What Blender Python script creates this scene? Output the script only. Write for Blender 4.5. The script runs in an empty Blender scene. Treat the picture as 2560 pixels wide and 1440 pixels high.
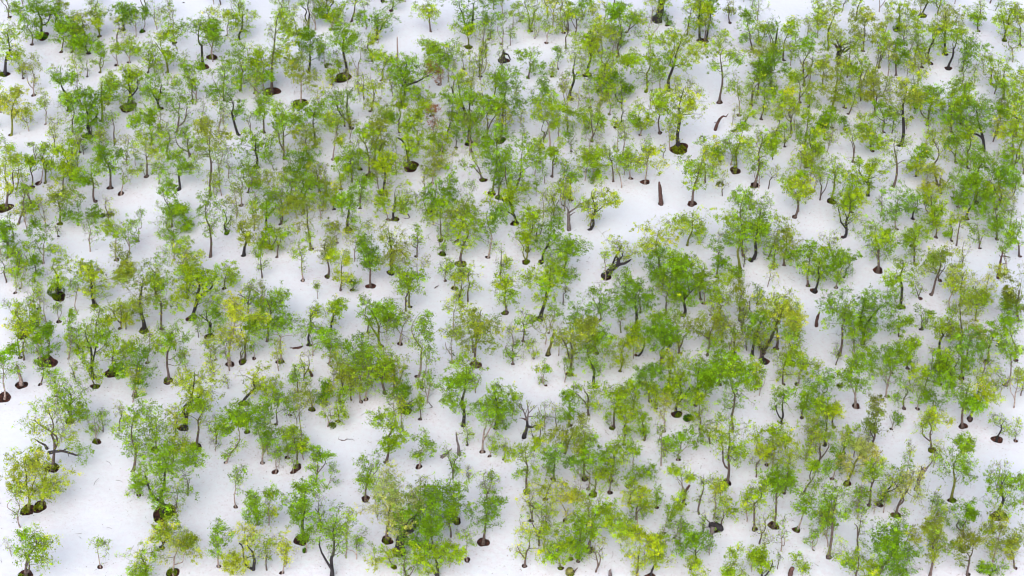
import bpy, math, random, time
import numpy as np
from mathutils import Vector
from mathutils.geometry import delaunay_2d_cdt

EXPOSURE = 0.67
LEAFK = 0.80
LEAF_SIZE = 0.15
SNOW_CLEAN = (0.58, 0.62, 0.675)
SNOW_GRIMY = (0.615, 0.61, 0.675)
N_SINGLE = 310
N_SHOOTS = 500
CLEARINGS = [(1610, 545, 130, 85), (1890, 560, 70, 60), (230, 1290, 120, 170), (560, 1190, 90, 60), (560, 1250, 70, 60), (900, 1170, 90, 60), (1340, 960, 60, 70), (1000, 60, 60, 50), (1120, 50, 60, 50),
             (1180, 700, 90, 40), (1200, 1100, 60, 60), (2490, 1100, 70, 90), (2300, 700, 60, 50), (2060, 700, 50, 60), (1790, 250, 40, 90), (1770, 520, 60, 30), (350, 500, 60, 50), (700, 1250, 60, 40), (60, 1040, 60, 30), (1230, 1400, 60, 60),
             (860, 1250, 50, 60), (160, 530, 40, 60), (2020, 1380, 50, 40), (880, 1110, 70, 50), (720, 290, 60, 30), (1700, 480, 60, 60)]
EXTRA_PITS = [(1652, 508, 15), (53, 961, 30), (1262, 150, 24), (2041, 815, 9), (1370, 885, 16), (1755, 340, 6), (457, 1066, 10),
              (1148, 1136, 9), (1790, 1318, 30), (1721, 1044, 24), (1425, 1432, 20), (2497, 695, 8), (780, 940, 6), (258, 540, 10), (742, 1166, 20), (459, 6, 5), (1713, 1260, 8), (620, 1078, 12), (1310, 1092, 14), (1310, 1088, 12), (1671, 39, 5), (1104, 1143, 7)]
EXTRA_TUFTS = [(1698, 374, 38, 'y'), (140, 728, 44, 'g'), (1721, 1046, 26, 'd'), (2100, 965, 18, 'l'), (762, 1378, 12, 'd'), (1800, 462, 20, 'y'), (830, 1065, 22, 'l'),
               (2455, 1425, 30, 'g'), (1425, 1434, 22, 'y'), (2243, 72, 22, 'g'), (1765, 116, 14, 'l'), (820, 165, 20, 'l'), (1845, 690, 20, 'y'), (2415, 1120, 22, 'y'), (275, 538, 22, 'l')]

# ------------------------------------------------------------------ camera, sky, sun
scene = bpy.context.scene
C = scene.collection
R = math.radians
CAM_H, PITCH, FPX = 140.0, R(41.0), 4817.0          # metres, downward tilt, focal length in photo pixels (2560 wide)
cam_data = bpy.data.cameras.new('camera')
cam_data.sensor_width = 36.0
cam_data.lens = 36.0 * FPX / 2560.0
cam_data.clip_start, cam_data.clip_end = 1.0, 6000.0
cam = bpy.data.objects.new('camera', cam_data)
C.objects.link(cam)
cam.location = (0, 0, CAM_H)
cam.rotation_euler = (R(90) - PITCH, 0, 0)
scene.camera = cam

SUN_EL, SUN_AZ = R(50), R(-12)                       # a bright, thinly veiled sun high behind the viewer's left shoulder
world = bpy.data.worlds.new('World'); scene.world = world
world.use_nodes = True
wn = world.node_tree
bg = wn.nodes['Background']
sky = wn.nodes.new('ShaderNodeTexSky')
sky.sky_type = 'NISHITA'; sky.sun_disc = False
sky.sun_elevation = SUN_EL; sky.sun_rotation = R(180) - SUN_AZ
sky.air_density = 0.7; sky.dust_density = 4.0; sky.ozone_density = 0.6; sky.altitude = 200
wn.links.new(sky.outputs[0], bg.inputs[0])
bg.inputs[1].default_value = 0.15
sd = bpy.data.lights.new('sun', 'SUN'); sd.energy = 1.75; sd.angle = R(70); sd.color = (1.0, 0.955, 0.90)
sun = bpy.data.objects.new('sun', sd); C.objects.link(sun)
sun.rotation_euler = (R(90) - SUN_EL, 0, SUN_AZ)
scene.view_settings.view_transform = 'Standard'; scene.view_settings.look = 'None'
scene.view_settings.gamma = 1.0; scene.view_settings.use_curve_mapping = False
scene.view_settings.exposure = EXPOSURE
scene.render.engine = 'CYCLES'
scene.cycles.filter_width = 1.15; scene.cycles.max_bounces = 6; scene.cycles.diffuse_bounces = 4; scene.cycles.transmission_bounces = 4

rng = np.random.default_rng(7)
SP, CP = math.sin(PITCH), math.cos(PITCH)

def at(px, py, z=0.0):
    """point of the ground (height z) seen at a photo pixel"""
    u = (px - 1280) / FPX; v = (720 - py) / FPX
    dy = CP + v * SP; dz = -SP + v * CP
    t = (z - CAM_H) / dz
    return np.array([u * t, dy * t, z])

def on_plane(px, py, Y):
    """point of the upright plane y = Y seen at a photo pixel"""
    u = (px - 1280) / FPX; v = (720 - py) / FPX
    t = Y / (CP + v * SP)
    return np.array([u * t, Y, CAM_H + t * (-SP + v * CP)])

def scale_at(p):
    d = p[1] * CP + (CAM_H - p[2]) * SP
    return FPX / d                                   # photo pixels per metre

def ground_z(x, y):
    return (0.35 * np.sin(x * 0.045 + 1.3) * np.sin(y * 0.038 + 0.4) + 0.12 * np.sin(x * 0.17 + y * 0.11)
            + 0.06 * np.sin(x * 0.41 - y * 0.29 + 2.0) + 0.04 * np.sin(x * 0.83 + y * 0.71))

def ground_at(px, py):
    p = at(px, py)
    for _ in range(3):
        p = at(px, py, float(ground_z(p[0], p[1])))
    return p

# ------------------------------------------------------------------ materials
def new_mat(name):
    m = bpy.data.materials.new(name); m.use_nodes = True
    nt = m.node_tree; nt.nodes.clear()
    out = nt.nodes.new('ShaderNodeOutputMaterial')
    return m, nt, out

def leaf_material(name):
    m, nt, out = new_mat(name)
    at_ = nt.nodes.new('ShaderNodeAttribute'); at_.attribute_name = 'leaf_colour'
    d = nt.nodes.new('ShaderNodeBsdfPrincipled'); d.inputs['Roughness'].default_value = 0.62
    d.inputs['Specular IOR Level'].default_value = 0.15
    t = nt.nodes.new('ShaderNodeBsdfTranslucent')
    mx = nt.nodes.new('ShaderNodeMixShader'); mx.inputs[0].default_value = 0.48
    nt.links.new(at_.outputs['Color'], d.inputs['Base Color']); nt.links.new(at_.outputs['Color'], t.inputs['Color'])
    nt.links.new(d.outputs[0], mx.inputs[1]); nt.links.new(t.outputs[0], mx.inputs[2])
    nt.links.new(mx.outputs[0], out.inputs[0])
    return m

def noise_mix(nt, scale, c1, c2, lo=0.4, hi=0.6, detail=4.0):
    tc = nt.nodes.new('ShaderNodeTexCoord')
    n = nt.nodes.new('ShaderNodeTexNoise'); n.inputs['Scale'].default_value = scale; n.inputs['Detail'].default_value = detail
    nt.links.new(tc.outputs['Object'], n.inputs['Vector'])
    r = nt.nodes.new('ShaderNodeMapRange'); r.inputs[1].default_value = lo; r.inputs[2].default_value = hi
    nt.links.new(n.outputs[0], r.inputs[0])
    mx = nt.nodes.new('ShaderNodeMix'); mx.data_type = 'RGBA'
    nt.links.new(r.outputs[0], mx.inputs[0])
    for k, c in ((6, c1), (7, c2)):
        if isinstance(c, tuple): mx.inputs[k].default_value = (*c, 1)
        else: nt.links.new(c, mx.inputs[k])
    return mx.outputs[2]

def bark_material(name):
    m, nt, out = new_mat(name)
    a = nt.nodes.new('ShaderNodeAttribute'); a.attribute_name = 'bark_colour'
    dk = nt.nodes.new('ShaderNodeMix'); dk.data_type = 'RGBA'; dk.blend_type = 'MULTIPLY'; dk.inputs[0].default_value = 1
    nt.links.new(a.outputs['Color'], dk.inputs[6]); dk.inputs[7].default_value = (0.45, 0.42, 0.42, 1)
    col = noise_mix(nt, 5.0, dk.outputs[2], a.outputs['Color'], 0.38, 0.55)
    b = nt.nodes.new('ShaderNodeBsdfPrincipled'); b.inputs['Roughness'].default_value = 0.85
    nt.links.new(col, b.inputs['Base Color']); nt.links.new(b.outputs[0], out.inputs[0])
    return m

def soil_material():
    m, nt, out = new_mat('bare_soil')
    col = noise_mix(nt, 3.5, (0.012, 0.006, 0.006), (0.085, 0.030, 0.022), 0.38, 0.62, 6)
    b = nt.nodes.new('ShaderNodeBsdfPrincipled'); b.inputs['Roughness'].default_value = 0.95
    nt.links.new(col, b.inputs['Base Color']); nt.links.new(b.outputs[0], out.inputs[0])
    return m

def snow_material():
    m, nt, out = new_mat('old_spring_snow')
    a = nt.nodes.new('ShaderNodeAttribute'); a.attribute_name = 'litter'
    tc = nt.nodes.new('ShaderNodeTexCoord')
    def noise(scale, det, lo, hi):
        n = nt.nodes.new('ShaderNodeTexNoise'); n.inputs['Scale'].default_value = scale; n.inputs['Detail'].default_value = det
        nt.links.new(tc.outputs['Object'], n.inputs['Vector'])
        r = nt.nodes.new('ShaderNodeMapRange'); r.inputs[1].default_value = lo; r.inputs[2].default_value = hi
        nt.links.new(n.outputs[0], r.inputs[0]); return r.outputs[0]
    def math_(op, x, y):
        n = nt.nodes.new('ShaderNodeMath'); n.operation = op; n.use_clamp = True
        for i, v in enumerate((x, y)):
            if isinstance(v, (int, float)): n.inputs[i].default_value = v
            else: nt.links.new(v, n.inputs[i])
        return n.outputs[0]
    def mix(f, c1, c2):
        n = nt.nodes.new('ShaderNodeMix'); n.data_type = 'RGBA'; nt.links.new(f, n.inputs[0])
        for i, v in ((6, c1), (7, c2)):
            if isinstance(v, tuple): n.inputs[i].default_value = (*v, 1)
            else: nt.links.new(v, n.inputs[i])
        return n.outputs[2]
    broad = noise(0.12, 3, 0.35, 0.68); fine = noise(2.2, 6, 0.35, 0.66)
    patch = noise(0.55, 5, 0.40, 0.70)
    grime = math_('MULTIPLY', a.outputs['Fac'], math_('ADD', math_('MULTIPLY', patch, 0.5), math_('MULTIPLY', broad, 0.5)))
    base = mix(grime, SNOW_CLEAN, SNOW_GRIMY)
    base = mix(math_('MULTIPLY', fine, math_('ADD', math_('MULTIPLY', a.outputs['Fac'], 0.6), 0.15)), base, (0.56, 0.535, 0.60))
    speck = math_('MULTIPLY', noise(5.5, 4, 0.57, 0.70), math_('MULTIPLY', math_('ADD', patch, 0.15), math_('ADD', a.outputs['Fac'], 0.08)))
    col = mix(math_('MULTIPLY', speck, 0.75), base, (0.36, 0.31, 0.30))
    b = nt.nodes.new('ShaderNodeBsdfPrincipled'); b.inputs['Roughness'].default_value = 0.7
    b.inputs['Specular IOR Level'].default_value = 0.2
    nt.links.new(col, b.inputs['Base Color'])
    bump = nt.nodes.new('ShaderNodeBump'); bump.inputs['Strength'].default_value = 0.35; bump.inputs['Distance'].default_value = 0.16
    n = nt.nodes.new('ShaderNodeTexNoise'); n.inputs['Scale'].default_value = 1.6; n.inputs['Detail'].default_value = 6
    nt.links.new(tc.outputs['Object'], n.inputs['Vector']); nt.links.new(n.outputs[0], bump.inputs['Height'])
    nt.links.new(bump.outputs[0], b.inputs['Normal'])
    nt.links.new(b.outputs[0], out.inputs[0])
    return m

M_LEAF = leaf_material('spring_leaves'); M_MOSS = leaf_material('moss_and_dwarf_shrubs')
M_BARK = bark_material('birch_bark'); M_SOIL = soil_material(); M_SNOW = snow_material()

# linear base colours of the foliage kinds
LEAF = {'Y': (0.45, 0.53, 0.035), 'y': (0.39, 0.52, 0.018), 'l': (0.325, 0.49, 0.012), 'g': (0.245, 0.43, 0.012),
        'd': (0.145, 0.355, 0.008), 'o': (0.30, 0.385, 0.028), 'Q': (0.43, 0.49, 0.10), 'q': (0.21, 0.27, 0.02),
        'b': (0.18, 0.40, 0.028), 'r': (0.28, 0.12, 0.05)}
BARK = {'k': (0.022, 0.018, 0.022), 'm': (0.12, 0.085, 0.075), 'p': (0.34, 0.27, 0.24), 'g': (0.15, 0.17, 0.022)}

# ------------------------------------------------------------------ mesh helpers
def mesh_from(name, verts, faces_flat, sizes, mats, mat_idx=None, attrs=()):
    me = bpy.data.meshes.new(name)
    nv = len(verts); nf = len(sizes); nl = len(faces_flat)
    me.vertices.add(nv); me.vertices.foreach_set('co', np.ascontiguousarray(verts, np.float32).ravel())
    me.loops.add(nl); me.loops.foreach_set('vertex_index', np.ascontiguousarray(faces_flat, np.int32))
    me.polygons.add(nf)
    starts = np.concatenate([[0], np.cumsum(sizes)[:-1]]).astype(np.int32)
    me.polygons.foreach_set('loop_start', starts)
    try: me.polygons.foreach_set('loop_total', np.asarray(sizes, np.int32))
    except Exception: pass
    for m in mats: me.materials.append(m)
    if mat_idx is not None: me.polygons.foreach_set('material_index', np.asarray(mat_idx, np.int32))
    for an, dom, typ, key, arr in attrs:
        a = me.attributes.new(an, typ, dom)
        a.data.foreach_set(key, np.ascontiguousarray(arr, np.float32).ravel())
    me.update(calc_edges=True)
    return me

def link(name, me, parent=None, loc=None):
    o = bpy.data.objects.new(name, me); C.objects.link(o)
    if loc is not None: o.location = loc
    if parent is not None: o.parent = parent
    return o

def tag(o, label=None, cat=None, group=None, kind=None):
    if label: o['label'] = label
    if cat: o['category'] = cat
    if group: o['group'] = group
    if kind: o['kind'] = kind
    return o

class Tubes:
    """collects tapered round limbs into one mesh"""
    def __init__(s): s.v = []; s.f = []; s.n = 0; s.c = []
    def tube(s, pts, rad, sides, col):
        P = np.asarray(pts, float); k = len(P)
        T = np.gradient(P, axis=0); T /= np.linalg.norm(T, axis=1)[:, None] + 1e-9
        ref = np.array([0.31, 0.95, 0.05]) if abs(T[:, 1]).mean() < 0.8 else np.array([1.0, 0, 0.1])
        A = np.cross(T, ref); A /= np.linalg.norm(A, axis=1)[:, None] + 1e-9
        B = np.cross(T, A)
        ang = np.arange(sides) * 2 * math.pi / sides
        ring = (A[:, None] * np.cos(ang)[None, :, None] + B[:, None] * np.sin(ang)[None, :, None]) * np.asarray(rad)[:, None, None]
        V = (P[:, None] + ring).reshape(-1, 3)
        i = np.arange(k - 1)[:, None] * sides + np.arange(sides)[None]
        j = np.arange(k - 1)[:, None] * sides + (np.arange(sides)[None] + 1) % sides
        F = np.stack([i, j, j + sides, i + sides], -1).reshape(-1, 4) + s.n
        s.v.append(V); s.f.append(F); s.n += len(V)
        s.c.append(np.tile(col, (len(F), 1)))
    def get(s):
        return np.concatenate(s.v), np.concatenate(s.f), np.concatenate(s.c)

def curve_pts(a, b, n, r, wob, sag=0.0):
    t = np.linspace(0, 1, n)[:, None]
    P = a * (1 - t) + b * t
    L = np.linalg.norm(b - a)
    off = r.normal(0, 1, 3) * wob * L; off2 = r.normal(0, 1, 3) * wob * L * 0.5
    P = P + np.sin(t * math.pi) * off + np.sin(t * 2 * math.pi) * off2
    P[:, 2] += (np.sin(t[:, 0] * math.pi)) * sag * L
    return P

def leaf_tris(cen, size, r):
    """one small randomly turned leaf-spray face per centre"""
    n = len(cen)
    a = r.normal(0, 1, (n, 3)); a /= np.linalg.norm(a, axis=1)[:, None]
    b = r.normal(0, 1, (n, 3)); b -= (b * a).sum(1)[:, None] * a; b /= np.linalg.norm(b, axis=1)[:, None]
    s = size * r.uniform(0.6, 1.35, n)[:, None]
    w = r.uniform(0.45, 0.8, n)[:, None]
    V = np.stack([cen + a * s * 0.62, cen - a * s * 0.38 + b * s * 0.5 * w, cen - a * s * 0.38 - b * s * 0.5 * w], 1)
    return V.reshape(-1, 3)

def tree_geo(W, H, lean, col, dens, bark, form, seed, base_r=None):
    """returns (trunk verts, quads, colours), (leaf verts, colours); origin at the foot, x to the right, z up"""
    r = np.random.default_rng(seed)
    frac = {'h': 0.66, 'w': 0.70, 'c': 0.96, 'v': 0.80}.get(form[:1], 0.88)
    if form[:1] not in 'hwcv' or not form: frac = r.uniform(0.82, 0.94)
    hc = H * frac * 0.5; zc = H - hc
    cx = lean
    rx = W / 2 * (1.28 if W < 4.4 else 1.12)
    rz = hc
    cy = r.normal(0, 0.12 * W)
    ctr = np.array([cx, cy, zc])
    # clumps of foliage: uneven, mostly towards the outside of the crown
    nl = int(np.clip(3 + W * H * 0.12, 4, 9)) + r.integers(0, 2)
    u = r.normal(0, 1, (nl * 6, 3)); u /= np.linalg.norm(u, axis=1)[:, None]
    lob = []
    for a in u:                                             # main limbs' lobes, kept apart from each other
        a = a * r.uniform(0.5, 0.82)
        if all(np.linalg.norm(a - q) > 0.60 for q in lob): lob.append(a)
        if len(lob) >= nl: break
    lob = np.array(lob + [np.array([0, 0, 0.25])]); nl = len(lob)
    lr = r.uniform(0.22, 0.42, nl)
    nc = int(np.clip(16 + W * H * 1.1, 14, 80))
    wl = lr ** 2 / (lr ** 2).sum(); which = r.choice(nl, nc, p=wl)
    q = r.normal(0, 1, (nc, 3)); q /= np.linalg.norm(q, axis=1)[:, None]
    Q = lob[which] + q * (r.uniform(0.1, 1, nc) ** 0.5 * lr[which])[:, None]
    asym = r.uniform(-0.3, 0.3)
    taper = 1.0 - 0.30 * np.clip(-Q[:, 2], 0, 1) if form[:1] != 'c' else 1.0 - 0.12 * np.abs(Q[:, 2])
    K = np.stack([Q[:, 0] * rx * taper + asym * rx * Q[:, 2] * 0.5, Q[:, 1] * rx * taper, Q[:, 2] * rz * 0.95], 1) + ctr
    cr = (r.uniform(0.09, 0.21, nc) * rx + 0.08 + 0.02 * rz)
    lobe_hue = r.normal(0, 1, nl)[which]; lobe_full = np.exp(r.normal(0, 0.45, nl))[which]
    # ---- skeleton
    base = np.array([0.0, 0.0, -0.45])
    zf = zc - rz * (0.55 if form[:1] != 'c' else 0.75)
    fork = np.array([cx * r.uniform(0.35, 0.75), cy * 0.5, max(zf, H * 0.16)])
    r0 = base_r or (0.012 * H + 0.010 * W + 0.012) * (1.25 if bark == 'k' else (0.75 if bark == 'p' else 1.0))
    r0 = min(r0, 0.24 if bark == 'k' else 0.15)
    T = Tubes(); bc = np.array(BARK[bark]) * r.uniform(0.85, 1.2)
    green = np.array((0.075, 0.095, 0.015))
    pts = curve_pts(base, fork, 7, r, 0.03 + 0.02 * (bark == 'k'))
    nodes = [p for p in pts[3:]]; nrad = list(np.linspace(r0, r0 * 0.72, 7)[3:])
    rr = np.linspace(r0, r0 * 0.72, 7); rr[0] *= 1.7; rr[1] *= 1.2
    T.tube(pts, rr, 7, bc)
    if 'f' in form or (form[:1] not in 'hc' and r.random() < 0.35) or (not form and r.random() < 0.35):
        q = fork + np.array([r.choice([-1, 1]) * rx * 0.45, r.normal(0, .3), rz * 0.5])
        p2 = curve_pts(pts[1 if 'f' in form else 3] + [0.02, 0, 0], q, 7, r, 0.09)
        T.tube(p2, np.linspace(r0 * 0.75, r0 * 0.35, 7), 6, bc)
        nodes += list(p2[3:]); nrad += list(np.linspace(r0 * 0.75, r0 * 0.35, 7)[3:])
    leader = ctr + np.array([r.normal(0, 0.12) * rx, r.normal(0, .12) * rx, rz * 0.62])
    p3 = curve_pts(fork, leader, 8, r, 0.07)
    T.tube(p3, np.linspace(r0 * 0.72, r0 * 0.12, 8) * np.linspace(1, 0.7, 8), 6, bc * 0.6 + green * 0.4)
    nodes += list(p3[1:]); nrad += list(np.linspace(r0 * 0.72, r0 * 0.16, 8)[1:])
    N = np.array(nodes); NR = np.array(nrad)
    order = np.argsort(np.linalg.norm(K - fork, axis=1))
    for i in order:
        k = K[i]
        d = np.linalg.norm(N - k, axis=1) + np.clip(N[:, 2] - k[2] + 0.15 * H * 0.3, 0, None) * 2.0 - NR * 3
        j = int(np.argmin(d)); L = np.linalg.norm(N[j] - k)
        if L < 0.25: continue
        ra = min(NR[j] * 0.62, 0.022 + 0.018 * L); rb = 0.012
        pp = curve_pts(N[j], k, 5, r, 0.09, 0.08)
        bcol = bc * 0.6 + green * 0.4 if r.random() < 0.6 else bc * 0.7 + np.array((0.10, 0.085, 0.07)) * 0.5
        T.tube(pp, np.linspace(ra, rb, 5), 4, bcol)
        N = np.vstack([N, pp[2:]]); NR = np.concatenate([NR, np.linspace(ra, rb, 5)[2:]])
    # fine twigs carrying the leaves
    twc = np.array((0.17, 0.15, 0.12)) if col in 'QYyo' else np.array((0.075, 0.065, 0.055))
    ntw = int(nc * 3.2)
    lc = []; lcol = []
    base_c = np.array(LEAF.get(col, LEAF['l']))
    Aproj = math.pi / 4 * W * (2 * rz * 0.76 + W * 0.5)
    lai = (0.82 if W > 4.8 else 1.0) * {0: 10.0, 0.5: 52.0, 1: 125.0, 2: 235.0, 3: 320.0}[dens]
    n_total = int(np.clip(Aproj * lai * LEAFK, 60, 30000))
    wts = np.exp(r.normal(0, 1.0, nc)) * cr ** 2 * lobe_full; wts /= wts.sum()
    hue = r.normal(0, 0.7, nc) + 0.8 * lobe_hue
    cnt = r.multinomial(int(n_total * 0.88), wts)
    for i in range(nc):
        n = cnt[i]
        if n == 0: continue
        g = r.normal(0, 1, (n, 3)); g /= np.linalg.norm(g, axis=1)[:, None]
        g *= (r.uniform(0, 1, n) ** 0.42)[:, None] * cr[i] * 1.55
        g[:, 2] *= 0.72
        # sprays: pull the leaves of a clump onto a few little twig ends so that gaps open between them
        m = max(4, n // 22)
        tips = r.normal(0, 1, (m, 3)); tips /= np.linalg.norm(tips, axis=1)[:, None]
        tips *= (r.uniform(0.2, 1, m) ** 0.45)[:, None] * (cr[i] * 1.55 + 0.12); tips[:, 2] *= 0.75
        sel = np.minimum((m * r.uniform(0, 1, n) ** 1.3).astype(int), m - 1)
        g = r.normal(0, 1, (n, 3)) * np.array((0.125, 0.125, 0.09)) * r.uniform(0.75, 1.4, m)[sel][:, None] + tips[sel]
        tipc = np.exp(r.normal(0, 0.32, m))[sel]
        lc.append(K[i] + g)
        c = base_c * (1 + 0.10 * r.normal()) * np.array((1 + 0.13 * hue[i], 1 + 0.05 * hue[i], 1.0))
        lcol.append(np.clip(np.clip(np.array([max(c[0], 0.55 * c[1]), c[1], c[2]]), 0.01, 0.75)[None] * (tipc * r.uniform(0.8, 1.22, n))[:, None], 0, 0.85))
        for t in tips[:(6 if dens > 1 else 10)]:
            T.tube(np.array([K[i], K[i] + t * 0.55 + [0, 0, 0.05], K[i] + t]), [0.011, 0.008, 0.004], 3, twc)
    # stray leaves and sprays over the whole crown and along the limbs
    n = int(n_total * 0.12)
    j = r.integers(0, len(N), n)
    off = r.normal(0, 1, (n, 3)) * 0.16
    lc.append(N[j] + off); lcol.append(base_c[None] * r.uniform(0.8, 1.2, n)[:, None])
    LCn = np.concatenate(lc); LCl = np.concatenate(lcol)
    ok = LCn[:, 2] > 0.15
    LCn, LCl = LCn[ok], LCl[ok]
    V = leaf_tris(LCn, LEAF_SIZE, r)
    return T.get(), (V, LCl)

def rgba(c): return np.concatenate([c, np.ones((len(c), 1))], 1)

def trunk_mesh(name, T):
    V, F, Cc = T
    return mesh_from(name, V, F.ravel(), np.full(len(F), 4), [M_BARK], attrs=[('bark_colour', 'FACE', 'FLOAT_COLOR', 'color', rgba(Cc))])

def leaf_mesh(name, L, mat=None):
    V, Cc = L
    return mesh_from(name, V, np.arange(len(V)), np.full(len(V) // 3, 3), [mat or M_LEAF], attrs=[('leaf_colour', 'FACE', 'FLOAT_COLOR', 'color', rgba(Cc))])

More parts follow.
